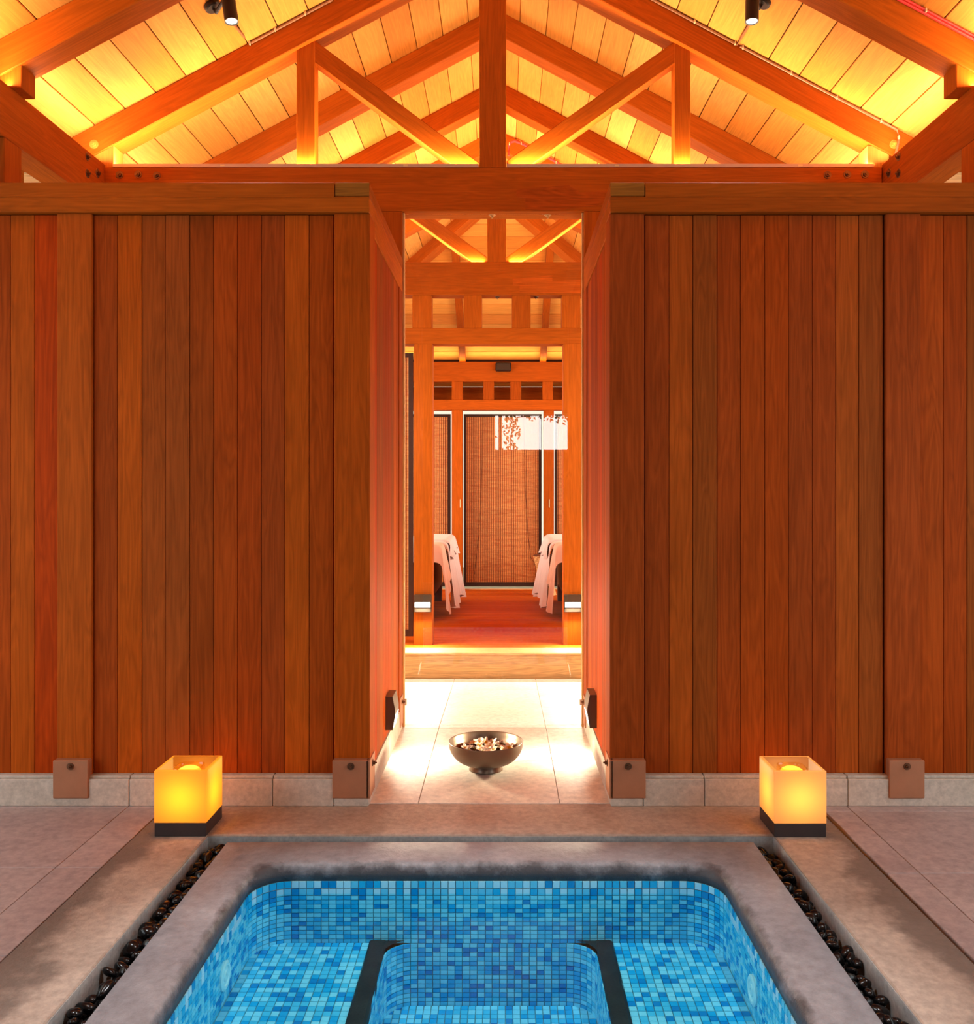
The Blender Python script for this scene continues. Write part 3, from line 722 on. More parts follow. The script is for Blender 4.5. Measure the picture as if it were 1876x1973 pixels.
# speaker on the far beam
t = thing('speaker', 'small dark rounded speaker box fixed to the far beam', 'speaker', (X(969.5, YB), YB, Z(716, YB)))
bm = bmesh.new(); bmesh.ops.create_cube(bm, size=1); bmesh.ops.scale(bm, vec=(.19, .09, .104), verts=bm.verts)
bmesh.ops.bevel(bm, geom=bm.edges[:], offset=.018, segments=3, affect='EDGES', profile=.5)
link('body', mesh_from(bm, M_dark, True), t, Matrix.Translation((X(969.5, YB), YB-.046, Z(708, YB))))
abox('grille', X(969.5, YB)-.078, X(969.5, YB)+.078, YB-.094, YB-.090, Z(708, YB)-.038, Z(708, YB)+.038, plain('speaker_cloth', (52, 40, 26), .9), t)

# ceiling spotlights
def spotlight(label, base, top, bot, r, lightdir):
    t = thing('spotlight', label, 'spotlight', base)
    top, bot, base = Vector(top), Vector(bot), Vector(base); d = (bot-top).normalized(); L = (bot-top).length
    q = Vector((0, 0, -1)).rotation_difference(d).to_matrix().to_4x4()
    prof = [(0, 0), (r*.9, 0), (r, -.006), (r, -L), (r*.86, -L), (r*.82, -L+.02), (0, -L+.02)]
    link('barrel', mesh_from(lathe(prof, 32), M_dark), t, Matrix.Translation(top) @ q)
    prof = [(0, -L+.004), (r*.8, -L+.004), (r*.8, -L+.010), (0, -L+.010)]
    link('lens', mesh_from(lathe(prof, 24), M_glow), t, Matrix.Translation(top) @ q)
    sgn = -1 if base.x < XA else 1
    nrm = Vector((-sgn*SL, 0, -1)).normalized()
    qb = Vector((0, 0, 1)).rotation_difference(nrm).to_matrix().to_4x4()
    link('mount', mesh_from(lathe([(0, 0), (.043, 0), (.043, .018), (.036, .024), (0, .024)], 28), M_dark), t, Matrix.Translation(base) @ qb)
    mid = top.lerp(bot, .45)
    link('arm', mesh_from(tube([base+nrm*.02, base+nrm*.045, mid], .010, 10), M_dark), t)
    spot('spotlight_beam', bot+d*.01, lightdir, 160, (1, .92, .82), 46, .7, .02)
xb = X(408, 4.55); spotlight('black cylinder spotlight under the left roof slope', (xb, 4.55, zroof(xb)), (X(436, 4.5), 4.47, Z(-48, 4.5)), (X(452, 4.5), 4.45, Z(52, 4.5)), .034, (1.3, -1.9, -3.7))
xb = X(1470, 4.55); spotlight('black cylinder spotlight under the right roof slope', (xb, 4.55, zroof(xb)), (X(1446, 4.5), 4.47, Z(-45, 4.5)), (X(1443, 4.5), 4.45, Z(52, 4.5)), .033, (-1.3, -1.9, -3.7))

# conduits
def conduit(label, paths, mat, r=.006, clips=(), group=None):
    t = thing('conduit', label, 'conduit', paths[0][0], group)
    for p in paths: link('pipe', mesh_from(tube(p, r, 8), mat), t)
    for c in clips: link('clip', box_mesh(.007, .018, .02, M_clip, .002), t, Matrix.Translation(c))
def on_raft(px, off=.012, Y=4.992):
    x = X(px, Y); return Vector((x, Y, zroof(x)-off))
pts = [on_raft(p) for p in (640, 600, 560, 520, 484)]
b0 = pts[-1]
pl = pts+[b0+Vector((-.03, -.01, .02)), Vector((X(468, 4.9), 4.9, zroof(X(468, 4.9))-.008)), Vector((X(440, 4.7), 4.7, zroof(X(440, 4.7))-.008))]
conduit('thin metal conduit clipped along the left rafter of the truss', [pl], M_cond, .007, [on_raft(p, .012, 4.988) for p in (588, 530, 481)])
pts = [on_raft(p) for p in (1240, 1300, 1360, 1420)]
p2 = pts+[Vector((X(1430, 4.9), 4.9, zroof(X(1430, 4.9))-.008)), Vector((X(1452, 4.7), 4.7, zroof(X(1452, 4.7))-.008))]
p3 = [on_raft(p) for p in (1426, 1480, 1560, 1640, 1700, 1718)]+[Vector((X(1728, 4.99), 4.99, Z(252, 5))), Vector((X(1732, 4.99), 4.99, Z(266, 5))), Vector((X(1725, 4.99), 4.99, Z(300, 5)))]
conduit('thin metal conduit clipped along the right rafter of the truss', [p2, p3], M_cond, .007, [on_raft(p, .012, 4.988) for p in (1338, 1416, 1431, 1524, 1612, 1697)]+[Vector((X(1731, 4.985), 4.985, Z(267, 5)))])
def near(px, off, Y=4.04): x = X(px, Y); return Vector((x, Y, zroof(x)-off))
conduit('pair of bright red conduits on the nearer right rafter', [[near(p, .012) for p in (1700, 1760, 1820, 1900)], [near(p, .028) for p in (1700, 1760, 1820, 1900)]], M_red, .006, [near(1783, .018, 4.034), near(1880, .018, 4.034)])
Yr = 7.93
def hp(px, py, Y=Yr): return Vector((X(px, Y), Y, Z(py, Y)))
conduit('red conduit loop glimpsed beside the king post low behind the truss', [[hp(980, 300), hp(980, 280), hp(984, 274), hp(992, 272), hp(1006, 277), hp(1040, 295), hp(1075, 314)]], M_red, .012, [hp(981, 277, 7.91), hp(1004, 276, 7.91), hp(1071, 313, 7.91)])

# ================================================================ POOL
PX0, PX1, PYN, PYF = -.868, .755, .95, 3.178
ZW, ZSEAT, ZWELL, ZWAT = -.06, -.2787, -.50, -.104
WX0, WX1 = -.412, .322
pool = thing('plunge_pool', 'sunken plunge pool lined with blue glass mosaic inside a grey concrete rim', 'pool', (XA, 2, -.5))
def rrect(x0, x1, y0, y1, r, n=8):
    pts = []
    for cx, cy_, a0 in ((x1-r, y1-r, 0), (x0+r, y1-r, 90), (x0+r, y0+r, 180), (x1-r, y0+r, 270)):
        for k in range(n+1):
            a = math.radians(a0+90*k/n); pts.append((cx+r*math.cos(a), cy_+r*math.sin(a)))
    return pts
# coping ring
def ring(outer_rect, inner_pts, z_top, z_bot, mat, round_in=0, name='ring'):
    bm = bmesh.new(); x0, x1, y0, y1 = outer_rect
    wet = bm.verts.layers.float.new('wet')
    cx, cy_ = (x0+x1)/2, (y0+y1)/2
    def outp(p):
        # matching point on the outer rectangle
        dx, dy = p[0]-cx, p[1]-cy_
        tx = ((x1-cx) if dx > 0 else (x0-cx))/dx if abs(dx) > 1e-9 else 1e9
        ty = ((y1-cy_) if dy > 0 else (y0-cy_))/dy if abs(dy) > 1e-9 else 1e9
        t = min(tx, ty); return (cx+dx*t, cy_+dy*t)
    n = len(inner_pts)
    pr = []
    for p in inner_pts:
        o = outp(p)
        pr.append(o)
    # insert exact corners
    ip, op = [], []
    for i in range(n):
        p, q = inner_pts[i], inner_pts[(i+1) % n]; a, b = pr[i], pr[(i+1) % n]
        ip.append(p); op.append(a)
        if abs(a[0]-b[0]) > 1e-6 and abs(a[1]-b[1]) > 1e-6:
            c = (x1 if (a[0]+b[0])/2 > cx else x0, y1 if (a[1]+b[1])/2 > cy_ else y0)
            ip.append(((p[0]+q[0])/2, (p[1]+q[1])/2)); op.append(c)
        else:
            m = 12 if math.hypot(p[0]-q[0], p[1]-q[1]) > .3 else 1
            for k in range(1, m):
                t = k/m; ip.append((p[0]+(q[0]-p[0])*t, p[1]+(q[1]-p[1])*t)); op.append((a[0]+(b[0]-a[0])*t, a[1]+(b[1]-a[1])*t))
    n = len(ip)
    levels = [(1, z_bot, 0), (1, z_top, 0)]
    rows = []
    steps = [(0, z_bot, 0), (0, z_top-.003, 0), (.015, z_top, 0), (.5, z_top, .25), (.78, z_top, .55)]
    rd = round_in
    if rd: steps += [(.86, z_top-.001, .72), (.93, z_top-.006, .80), (.975, z_top-.016, .88), (1, z_top-.034, .95), (1, z_bot, 1)]
    else: steps += [(.985, z_top, .1), (1, z_top-.004, .1), (1, z_bot, 0)]
    for t, z, w in steps:
        row = []
        for i in range(n):
            v = bm.verts.new((op[i][0]+(ip[i][0]-op[i][0])*t, op[i][1]+(ip[i][1]-op[i][1])*t, z)); v[wet] = w; row.append(v)
        rows.append(row)
    for a, b in zip(rows, rows[1:]):
        for i in range(n): bm.faces.new((a[i], a[(i+1) % n], b[(i+1) % n], b[i]))
    for i in range(n): bm.faces.new((rows[-1][i], rows[-1][(i+1) % n], rows[0][(i+1) % n], rows[0][i]))
    bmesh.ops.recalc_face_normals(bm, faces=bm.faces)
    me = mesh_from(bm, mat)
    for p in me.polygons: p.use_smooth = bool(rd)
    return me
inner = rrect(PX0, PX1, PYN, PYF, .13)
link('coping', ring((-1.033, .936, .75, 3.376), rrect(PX0+.0, PX1, PYN, PYF, .13), 0, ZW, M_coping, 1), pool)
sr = link('concrete_surround', ring((-1.40, 1.315, .35, 3.79), [(1.033, 3.448), (-1.13, 3.448), (-1.13, .62), (1.033, .62)], 0.0, -.10, M_band), None)
tag(sr, 'flat grey-brown concrete band framing the pebble channel around the pool', 'paving')
ch = thing('drain_channel', 'narrow recessed concrete channel holding pebbles around the pool rim', 'channel', (XA, 2, -.1))
bm = bmesh.new()
add_box(bm, -1.13, -1.034, .62, 3.448, -.115, -.095); add_box(bm, .937, 1.033, .62, 3.448, -.115, -.095)
add_box(bm, -1.034, .937, 3.377, 3.448, -.115, -.095); add_box(bm, -1.034, .937, .62, .749, -.115, -.095)
link('channel_bed', mesh_from(bm, M_dark), ch)
for b in ((-1.1305, -1.127, .62, 3.448), (1.030, 1.0335, .62, 3.448), (-1.13, 1.033, 3.4445, 3.4485)):
    abox('channel_lining', b[0], b[1], b[2], b[3], -.098, -.006, M_channel, ch, 'X', 0)
# shell behind the mosaic
M_grout = plain('mosaic_grout', (150, 186, 190), .8, noise_amt=.15, scale=30)
bm = bmesh.new()
def band(path, z0, z1, off=.006):
    n = len(path); a = []; b = []
    for x, y in path: a.append(bm.verts.new((x, y, z0))); b.append(bm.verts.new((x, y, z1)))
    for i in range(n): bm.faces.new((a[i], a[(i+1) % n], b[(i+1) % n], b[i]))
e = .003
band(rrect(PX0-e, PX1+e, PYN-e, PYF+e, .133), ZSEAT-e, ZW)
well = rrect(WX0-e, WX1+e, PYN-e, PYF+e, .10)
band(well, ZWELL-e, ZSEAT-e)
def flat(x0, x1, y0, y1, z): bm.faces.new([bm.verts.new(p) for p in ((x0, y0, z), (x1, y0, z), (x1, y1, z), (x0, y1, z))])
flat(PX0-e, WX0-e, PYN-e, PYF+e, ZSEAT-e); flat(WX1+e, PX1+e, PYN-e, PYF+e, ZSEAT-e); flat(WX0-.02, WX1+.02, PYN-.02, PYF+.02, ZWELL-e)
# small corner lids of the well
bmesh.ops.recalc_face_normals(bm, faces=bm.faces)
link('pool_shell', mesh_from(bm, M_grout), pool)
cols = [(150, 218, 238), (84, 192, 228), (20, 168, 222), (0, 134, 200)]
M_mos = []
for i, c in enumerate(cols):
    m = plain('mosaic_glass_%d' % i, c, .18, 0, .5)
    nt = m.node_tree; oi = nt.nodes.new('ShaderNodeNewGeometry')
    M_mos.append(m)
# list of tiles: (matrix, w, h, colour)
tiles = []
rt = random.Random(3)
def pick(): return rt.choices((0, 1, 2, 3), (.36, .34, .21, .09))[0]
PT = .0262
def wall_rows(path, closed, rows, inward):
    """path: list of (x,y); rows: list of (z centre, height)"""
    pts = path+([path[0]] if closed else []); acc = [0]
    for a, b in zip(pts, pts[1:]): acc.append(acc[-1]+math.hypot(b[0]-a[0], b[1]-a[1]))
    L = acc[-1]; n = int(round(L/PT)); st = L/n
    def at(s):
        for i in range(len(acc)-1):
            if s <= acc[i+1]+1e-9:
                t = (s-acc[i])/(acc[i+1]-acc[i]); return Vector((pts[i][0]+(pts[i+1][0]-pts[i][0])*t, pts[i][1]+(pts[i+1][1]-pts[i][1])*t, 0))
        return Vector((*pts[-1], 0))
    for k in range(n):
        a, b = at(k*st), at((k+1)*st); m = (a+b)/2; d = (b-a).normalized()
        nrm = Vector((-d.y, d.x, 0))
        if (Vector((*inward, 0))-m).dot(nrm) < 0: nrm = -nrm
        up = Vector((0, 0, 1)); xx = up.cross(nrm)
        for z, h in rows:
            Mx = Matrix((xx, up, nrm)).transposed().to_4x4(); Mx.translation = Vector((m.x, m.y, z))
            tiles.append((Mx, st*.93, h*.90, pick()))
r1 = [(ZW-.0128, .0256), (ZW-.0385, .0256)]
zz = ZW-.0513; nrow = 11; hh = (zz-ZSEAT)/nrow
rows = r1+[(zz-hh*(k+.5), hh) for k in range(nrow)]
wall_rows(rrect(PX0, PX1, PYN, PYF, .13, 10), True, rows, (XA, 2.1))
nw = 14; hw_ = (ZSEAT-ZWELL)/nw
wall_rows(rrect(WX0, WX1, PYN, PYF, .10, 8), True, [(ZSEAT-hw_*(k+.5), hw_) for k in range(nw)], (XA, 2.1))
def flat_tiles(x0, x1, y0, y1, z):
    nx = max(1, round((x1-x0)/PT)); ny = round((y1-y0)/PT); sx, sy = (x1-x0)/nx, (y1-y0)/ny
    for i in range(nx):
        for j in range(ny):
            x, y = x0+(i+.5)*sx, y0+(j+.5)*sy
            tiles.append((Matrix.Translation((x, y, z)), sx*.93, sy*.93, pick()))
flat_tiles(PX0+.004, WX0-.058, PYN+.004, PYF-.004, ZSEAT); flat_tiles(WX1+.062, PX1-.004, PYN+.004, PYF-.004, ZSEAT); flat_tiles(WX0+.004, WX1-.004, PYN+.004, PYF-.004, ZWELL)
def size_px(t):
    c = t[0].translation; nrm = t[0].to_3x3() @ Vector((0, 0, 1)); v = Vector((0, 0, H))-c
    if c.y < .5: return 0
    px = VX+c.x*F/c.y; py = VY-(c.z-H)*F/c.y
    if py > 1965 or px < 5 or px > 1871: return 0
    if c.z < ZSEAT-.005 and t[0].to_3x3().col[2].y > -.5 : return 0
    return max(0, nrm.dot(v))/v.length*t[1]*t[2]/v.length_squared
order = sorted(range(len(tiles)), key=lambda i: -size_px(tiles[i]))
single = set(order[:300])
tm_cache = {}
TH = .003
def tile_verts(w, h): return [(-w/2, -h/2, 0), (w/2, -h/2, 0), (w/2, h/2, 0), (-w/2, h/2, 0), (-w/2+.0008, -h/2+.0008, TH), (w/2-.0008, -h/2+.0008, TH), (w/2-.0008, h/2-.0008, TH), (-w/2+.0008, h/2-.0008, TH)]
TF = [(0, 1, 5, 4), (1, 2, 6, 5), (2, 3, 7, 6), (3, 0, 4, 7), (4, 5, 6, 7)]
V, FF, MI = [], [], []
for i, (Mx, w, h, c) in enumerate(tiles):
    if i in single:
        key = (round(w, 4), round(h, 4), c)
        if key not in tm_cache:
            me = bpy.data.meshes.new('mosaic'); me.from_pydata(tile_verts(w, h), [], TF); me.materials.append(M_mos[c]); tm_cache[key] = me
        link('mosaic_tile', tm_cache[key], pool, Mx)
    else:
        b = len(V); V += [tuple(Mx @ Vector(v)) for v in tile_verts(w, h)]; FF += [tuple(b+q for q in f) for f in TF]; MI += [c]*5
me = bpy.data.meshes.new('mosaic_rest'); me.from_pydata(V, [], FF)
for m in M_mos: me.materials.append(m)
me.polygons.foreach_set('material_index', MI)
o = link('mosaic_lining', me, pool); o['kind'] = 'stuff'
# black edging strips of the seats
M_strip = stone_mat('seat_edge', (30, 26, 26), (52, 46, 44), 8, .6, .2)
for x0, x1 in ((WX0-.056, WX0), (WX1, WX1+.058)):
    bm = bmesh.new(); n = 40; rws = []
    for k in range(n+1):
        y = PYN+.01+(PYF-PYN-.014)*k/n; q = mnoise.noise(Vector((x0*9, y*14, 0)))*.004
        flare = .004
        rws.append([bm.verts.new(p) for p in ((x0+q, y, ZSEAT-.02), (x0+q, y, ZSEAT+.008), (x0+.006+q, y, ZSEAT+.012), (x1-.006-q, y, ZSEAT+.012), (x1-q+.003, y, ZSEAT+.006), (x1-q+.003, y, ZSEAT-.02))])
    cxw = WX0+.10 if x0 < WX0 else WX1-.10; sg = -1 if x0 < WX0 else 1
    arc = [(cxw+sg*.103*math.cos(math.radians(90*q/8)), PYF-.10+.103*math.sin(math.radians(90*q/8))) for q in range(9)]
    fan = [bm.verts.new((x, y, ZSEAT+.010)) for x, y in arc]+[bm.verts.new((cxw+sg*.103, PYF-.002, ZSEAT+.010))]
    bm.faces.new(fan)
    for a, b in zip(rws, rws[1:]):
        for i in range(6): bm.faces.new((a[i], a[(i+1) % 6], b[(i+1) % 6], b[i]))
    bm.faces.new(rws[0]); bm.faces.new(rws[-1][::-1]); bmesh.ops.recalc_face_normals(bm, faces=bm.faces)
    link('seat_edging', mesh_from(bm, M_strip), pool)
# wall jets
M_jet = plain('jet_plastic', (214, 232, 236), .35)
for x, sgn, py, px in ((PX0, 1, 1880, 446), (PX1, -1, 1908, 1434)):
    zj = -.19; Yj = (H-zj)*F/(py-VY)
    q = Vector((0, 0, 1)).rotation_difference(Vector((sgn, 0, 0))).to_matrix().to_4x4()
    prof = [(0, 0), (.044, 0), (.044, .006), (.038, .010), (.030, .010), (.027, .006), (.018, .006), (.016, .010), (.007, .010), (.006, .004), (0, .004)]
    link('pool_jet', mesh_from(lathe(prof, 32), M_jet, False), pool, Matrix.Translation((x+sgn*.002, Yj, zj)) @ q)
# water
bm = bmesh.new(); pts = rrect(PX0+.0035, PX1-.0035, PYN+.0035, PYF-.0035, .128)
bm.faces.new([bm.verts.new((x, y, ZWAT)) for x, y in pts])
w = link('pool_water', mesh_from(bm, M_water), None)
tag(w, 'clear still blue water filling the plunge pool', 'water')

# ================================================================ PEBBLES
M_peb = plain('black_pebble', (14, 13, 14), .22, 0, .35, .3, 2)
peb = []
rp_ = random.Random(11)
for k in range(7):
    bm = bmesh.new(); bmesh.ops.create_icosphere(bm, subdivisions=3, radius=1)
    off = Vector((k*7.3, 2, 1)); ax = (rp_.uniform(.95, 1.25), rp_.uniform(.7, .95), rp_.uniform(.5, .75))
    for v in bm.verts:
        f = 1+.16*mnoise.noise(v.co*1.1+off); v.co = Vector((v.co.x*ax[0]*f, v.co.y*ax[1]*f, v.co.z*ax[2]*f))
    me = mesh_from(bm, M_peb, True); peb.append(me)
def pebbles(x0, x1, y0, y1, n, label, group, zt):
    placed = []
    tries = 0
    while len(placed) < n and tries < n*60:
        tries += 1
        s = rp_.uniform(.018, .028); x = rp_.uniform(x0+s*.8, x1-s*.8); y = rp_.uniform(y0+s, y1-s)
        ok = all((x-a)**2+(y-b)**2 > (.74*(s+c))**2 for a, b, c in placed)
        if not ok: continue
        placed.append((x, y, s))
        z = zt-.012+rp_.uniform(-.012, .012)
        M_ = Matrix.Translation((x, y, z)) @ Matrix.Rotation(rp_.uniform(0, 6.3), 4, 'Z') @ Matrix.Rotation(rp_.uniform(-.6, .6), 4, 'X') @ Matrix.Rotation(rp_.uniform(-.6, .6), 4, 'Y') @ Matrix.Scale(s, 4)
        o = link('pebble', rp_.choice(peb), None, M_); tag(o, label, 'pebble', group)
pebbles(-1.127, -1.034, 2.05, 3.40, 104, 'glossy black pebble in the channel left of the pool', 'pebbles in the left channel', -.034)
pebbles(.937, 1.030, 2.05, 3.40, 104, 'glossy black pebble in the channel right of the pool', 'pebbles in the right channel', -.040)
pebbles(-1.10, 1.0, 3.378, 3.440, 70, 'dark pebble just showing over the far pool rim', 'pebbles in the far channel', -.034)
bm = bmesh.new()
for (x0, x1, y0, y1, n) in ((-1.125, -1.036, 2.0, 3.42, 260), (.939, 1.028, 2.0, 3.42, 260), (-1.1, 1.0, 3.38, 3.44, 160)):
    for k in range(n):
        s = rp_.uniform(.012, .02)
        m_ = Matrix.Translation((rp_.uniform(x0+s, x1-s), rp_.uniform(y0+s, y1-s), -.082)) @ Matrix.Diagonal((s, s*.8, s*.6, 1))
        bmesh.ops.create_icosphere(bm, subdivisions=1, radius=1, matrix=m_)
o = link('buried_pebbles', mesh_from(bm, M_peb, True), ch); o['kind'] = 'stuff'

# ================================================================ LANTERNS
M_frost = translucent('frosted_glass', (255, 204, 110), .75, .35)
M_frost2 = translucent('frosted_glass_pale', (255, 216, 168), .72, .35)
M_base = plain('lantern_base', (48, 40, 40), .45, noise_amt=.25, scale=8)
M_cup = glass_mat('candle_glass', (1, .90, .72), 1.5)
M_wax = plain('lit_wax', (255, 190, 60), .5, emis=(255, 176, 52), es=2.4)
def lantern(label, x0, y0, rot, frost, power, col=(1.0, .58, .13)):
    w = .197; zb, zt = .053, .251; t_ = .011
    cx, cy_ = x0+w/2, y0+w/2
    M0 = Matrix.Translation((cx, cy_, 0)) @ Matrix.Rotation(rot, 4, 'Z')
    t = thing('lantern', label, 'lantern', (cx, cy_, 0))
    def lb(name, a, b, c, d, e, f, mat, bev):
        return link(name, box_mesh(b-a, d-c, f-e, mat, bev), t, M0 @ Matrix.Translation(((a+b)/2, (c+d)/2, (e+f)/2)))
    h = w/2
    lb('base', -h, h, -h, h, 0, zb-.001, M_base, .003)
    bm = bmesh.new(); O = [(-h, -h), (h, -h), (h, h), (-h, h)]; I = [(-h+t_, -h+t_), (h-t_, -h+t_), (h-t_, h-t_), (-h+t_, h-t_)]
    # one-skin-per-side shade: outer skin, rim, inner skin joined at the rim
    rows = [[bm.verts.new((x, y, zb)) for x, y in O], [bm.verts.new((x, y, zt-.002)) for x, y in O], [bm.verts.new((x*.985, y*.985, zt)) for x, y in O], [bm.verts.new((x*1.01, y*1.01, zt)) for x, y in I]]
    for a, b in zip(rows, rows[1:]):
        for i in range(4): bm.faces.new((a[i], a[(i+1) % 4], b[(i+1) % 4], b[i]))
    bmesh.ops.recalc_face_normals(bm, faces=bm.faces)
    link('glass_shade', mesh_from(bm, frost), t, M0)
    # inner skin as a thin clear lining edge
    r = .052
    def sq(rr, n=32, k=4.5): return [(rr*math.copysign(abs(math.cos(a))**(2/k), math.cos(a)), rr*math.copysign(abs(math.sin(a))**(2/k), math.sin(a))) for a in [2*PI*i/n for i in range(n)]]
    bm = bmesh.new(); rr_ = []
    for q, z in ((r*.93, .056), (r, .07), (r, .240), (r-.003, .2415), (r-.005, .240), (r-.005, .226)): rr_.append([bm.verts.new((x, y, z)) for x, y in sq(q)])
    for a, b in zip(rr_, rr_[1:]):
        for i in range(32): bm.faces.new((a[i], a[(i+1) % 32], b[(i+1) % 32], b[i]))
    bmesh.ops.recalc_face_normals(bm, faces=bm.faces)
    link('candle_holder', mesh_from(bm, M_cup, True), t, M0)
    prof = [(.046, .200), (.0455, .216), (.040, .227), (.026, .235), (0, .238)]
    link('candle', mesh_from(lathe(prof, 28), M_wax, True), t, M0)
    point('lantern_flame', (cx, cy_, .145), power, col, .02)
lantern('glowing amber glass cube lantern left of the pool', X(297, 3.427), 3.427, 0, M_frost, 1.35, (1.0, .50, .06))
lantern('glowing peach glass cube lantern right of the pool', X(1490.6, 3.425), 3.420, .006, M_frost2, .95)

# ================================================================ BOWL AND FLOWERS
bx, by = X(936, 4.26), 4.26
M_bowl = plain('bowl_metal', (122, 104, 88), .34, .75, .5)
t = thing('bowl', 'large dark metal bowl of floating flowers on the passage floor', 'bowl', (bx, by, 0))
o_p = []
for k in range(15):
    a = math.radians(6*k); o_p.append((.070+.106*math.sin(a), .028+.104*(1-math.cos(a))))
o_p[-1] = (.175, .132)
prof = [(0, .028), (.03, .028)]+o_p+[(.176, .1345), (.1735, .1355), (.171, .133)]+[(max(.0, r-.005), z+.004) for r, z in o_p[::-1][1:]]+[(0, .033)]
link('basin', mesh_from(lathe(prof, 72), M_bowl, True), t, Matrix.Translation((bx, by, 0)))
link('foot', mesh_from(lathe([(.066, .035), (.072, .018), (.080, .004), (.080, 0), (.060, 0), (.056, .02), (.05, .03)], 56), M_bowl, True), t, Matrix.Translation((bx, by, 0)))
bm = lathe([(0, .088), (.1455, .088)], 48)
wt = link('bowl_water', mesh_from(bm, glass_mat('bowl_water', (.5, .36, .25), 1.33, .0, (14, .2))), None, Matrix.Translation((bx, by, 0)))
tag(wt, 'dark water inside the metal bowl', 'water')
s = NT('petal'); tcx = s.n('ShaderNodeAttribute', attribute_name='tone')
s.l(s.ramp(tcx.outputs['Fac'], [(.0, lin((246, 176, 20))), (.3, lin((252, 214, 90))), (.55, lin((255, 244, 226))), (1, lin((252, 226, 206)))]), s.b.inputs['Base Color']); s.b.inputs['Roughness'].default_value = .5
M_petal = s.m
def petal_mesh():
    bm = bmesh.new(); tn = bm.verts.layers.float.new('tone'); g = []
    nu, nv = 7, 5
    for i in range(nu):
        u = i/(nu-1); wd = .0085*math.sin(PI*(.08+.84*u**.8))+.001
        row = []
        for j in range(nv):
            q = (j/(nv-1)*2-1)
            v = bm.verts.new((u*.030, q*wd, .013*u*(1-u*.3)+.004*q*q+.001)); v[tn] = min(1, u*1.15); row.append(v)
        g.append(row)
    for i in range(nu-1):
        for j in range(nv-1): bm.faces.new((g[i][j], g[i+1][j], g[i+1][j+1], g[i][j+1]))
    e = bmesh.ops.extrude_face_region(bm, geom=bm.faces[:]); bmesh.ops.translate(bm, verts=[q for q in e['geom'] if isinstance(q, bmesh.types.BMVert)], vec=(0, 0, .0008))
    bmesh.ops.recalc_face_normals(bm, faces=bm.faces)
    return mesh_from(bm, M_petal, True)
pm = petal_mesh(); rf = random.Random(5)
fp = []
while len(fp) < 24:
    a = rf.uniform(0, 2*PI); r = .112*math.sqrt(rf.random()); p = (r*math.cos(a), r*math.sin(a))
    if all(math.hypot(p[0]-q[0], p[1]-q[1]) > .033 for q in fp): fp.append(p)
    elif rf.random() < .01: fp.append(p)
for p in fp:
    z = .089+rf.uniform(0, .006)
    o = link('flower', None, None, Matrix.Translation((bx+p[0], by+p[1], z)))
    tag(o, 'white and yellow blossom floating in the metal bowl', 'flower', 'blossoms in the bowl')
    a0 = rf.uniform(0, 6); tl = Matrix.Rotation(rf.uniform(-.5, .5), 4, 'X') @ Matrix.Rotation(rf.uniform(-.5, .5), 4, 'Y')
    for k in range(5):
        link('petal', pm, o, Matrix.Translation((bx+p[0], by+p[1], z)) @ tl @ Matrix.Rotation(a0+k*2*PI/5, 4, 'Z'))

# ================================================================ FAR ROOM
M_sheet = plain('sheet_cloth', (232, 222, 224), .85)
M_towel = plain('towel_cloth', (236, 202, 184), .9)
M_bedwood = plain('bed_wood', (92, 48, 28), .5, noise_amt=.2, scale=10)
M_matt = plain('mattress', (222, 200, 190), .8)
def drape(sgn, xin, xout, y0, y1, ztop, hang_side, hang_front, mat, seed, amp=.02, ny=60, thick=.004):
    """cloth over a bed: lies flat, rounds the inner long edge and hangs in folds; sgn=+1 if the inner side is towards +x"""
    rr = random.Random(seed); bm = bmesh.new(); rows = []
    nu = 34
    for j in range(ny+1):
        y = y0+(y1-y0)*j/ny; row = []
        hs = hang_side(j/ny)
        for i in range(nu+1):
            s_ = i/nu*(.34+hs)             # arc length from the middle of the bed
            flatL = .30
            if s_ < flatL: x = xin-sgn*(.34-s_)+sgn*0; z = ztop+.004*mnoise.noise(Vector((x*5, y*5, seed)))
            elif s_ < flatL+.10:
                a = (s_-flatL)/.10*PI/2; x = xin-sgn*.04+sgn*.0637*math.sin(a); z = ztop-.0637*(1-math.cos(a))
            else:
                d = s_-flatL-.10; x = xin+sgn*(.024+.16*d*(.55+.45*j/ny)); z = ztop-.0637-d
            dn = max(0, (ztop-z-.05))/max(.1, hs)
            fold = math.sin(y*34+seed*1.7+2.2*mnoise.noise(Vector((y*3, seed, 0))))+.5*math.sin(y*71+seed)
            x += sgn*amp*dn*fold
            yy = y+.03*dn*mnoise.noise(Vector((y*4, z*3, seed)))
            row.append(bm.verts.new((x, yy, z)))
        rows.append(row)
    for a, b in zip(rows, rows[1:]):
        for i in range(nu): bm.faces.new((a[i], a[i+1], b[i+1], b[i]))
    # flap over the near end
    last = [bm.verts.new(v.co) for v in rows[0]]
    nf = 10; prev = rows[0]
    for k in range(1, nf+1):
        cur = []
        for i, v in enumerate(rows[0]):
            t_ = k/nf; hf = hang_front*(1 if i < nu*.45 else max(0, 1-(i/nu-.45)*2.2))
            cur.append(bm.verts.new((v.co.x, v.co.y-.02*math.sin(min(1, t_*3)*PI/2)-.006*math.sin(v.co.x*60)*t_, v.co.z-hf*t_)))
        for i in range(nu): bm.faces.new((prev[i], prev[i+1], cur[i+1], cur[i]))
        prev = cur
    bmesh.ops.remove_doubles(bm, verts=bm.verts, dist=.0004)
    bmesh.ops.recalc_face_normals(bm, faces=bm.faces)
    return mesh_from(bm, mat, True)
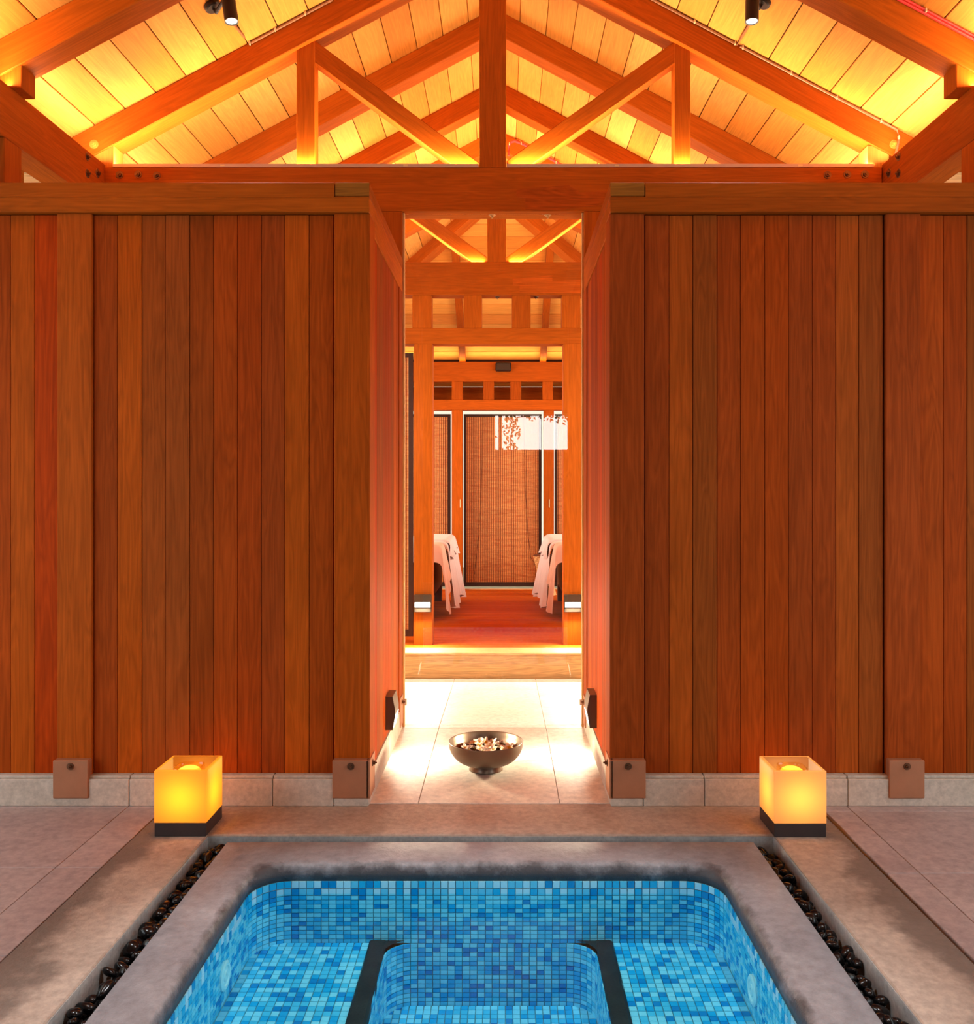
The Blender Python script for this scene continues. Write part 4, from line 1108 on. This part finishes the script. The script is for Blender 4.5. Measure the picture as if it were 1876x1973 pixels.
for sgn, xin, xout, w in ((1, -.60, -1.30, 'left'), (-1, .52, 1.22, 'right')):
    a, b = sorted((xin-sgn*.04, xout)); zt = .83
    bd = thing('massage_bed', 'padded massage bed on a dark wooden base at the %s of the far room' % w, 'massage bed', ((a+b)/2, 9.0, .116))
    abox('mattress', a, b, 8.12, 9.95, zt-.10, zt-.005, M_matt, bd, 'Y', .025)
    abox('base', a+.03, b-.03, 8.20, 9.90, .30, zt-.11, M_bedwood, bd, 'Y', .006)
    for lx_ in (a+.03, b-.11):
        for ly in (8.20, 9.82): abox('leg', lx_, lx_+.08, ly, ly+.08, .117, .31, M_bedwood, bd, 'Z', .004)
    sh = link('bed_sheet', drape(sgn, xin+sgn*.06, xout, 8.50, 9.80, zt+.012, lambda t: .60+.05*math.sin(t*9), .05, M_sheet, 3+sgn, .030), None)
    tag(sh, 'white sheet hanging down the %s massage bed' % w, 'sheet')
    sh = link('bed_towel', drape(sgn, xin+sgn*.03, xout, 8.10, 8.62, zt+.006, lambda t: .62-.32*min(1, t*1.4)+.03*math.sin(t*12), .16, M_towel, 8+sgn, .022), None)
    tag(sh, 'peach towel draped over the near end of the %s massage bed' % w, 'towel')
    sh = link('bed_cover', drape(sgn, xin+sgn*.075, xout, 8.58, 9.55, zt+.030, lambda t: .16+.04*math.sin(t*14), .05, M_sheet, 12+sgn, .03), None)
    tag(sh, 'folded white cover lying on top of the %s massage bed' % w, 'cover')
# wicker stool
M_wick = plain('wicker', (226, 182, 122), .6, noise_amt=.2, scale=30)
sx_, sy_ = .48, 10.45
t = thing('wicker_stool', 'pale woven hourglass stool in the far right corner by the blind', 'stool', (sx_, sy_, .116))
bm = bmesh.new(); NA, NZ = 44, 46; rows = []
for i in range(NZ+1):
    u = i/NZ; z = .45*u; r0 = .075+.06*(abs(u-.48)/.52)**1.1
    rows.append([bm.verts.new(((r0+(.005 if ((k//2)+(i//3)) % 2 else -.003))*math.cos(2*PI*k/NA), (r0+(.005 if ((k//2)+(i//3)) % 2 else -.003))*math.sin(2*PI*k/NA), z)) for k in range(NA)])
for a, b in zip(rows, rows[1:]):
    for k in range(NA): bm.faces.new((a[k], a[(k+1) % NA], b[(k+1) % NA], b[k]))
link('woven_body', mesh_from(bm, M_wick), t, Matrix.Translation((sx_, sy_, .117)))
link('seat_top', mesh_from(lathe([(0, .462), (.128, .462), (.137, .455), (.137, .446), (0, .446)], 40), M_bedwood), t, Matrix.Translation((sx_, sy_, .117)))

# ground outside
g = link('ground', box_mesh(40, 40, .1, plain('gravel', (150, 140, 120), .9, noise_amt=.2, scale=8), 0), None, Matrix.Translation((0, 4, -.75))); g['kind'] = 'structure'
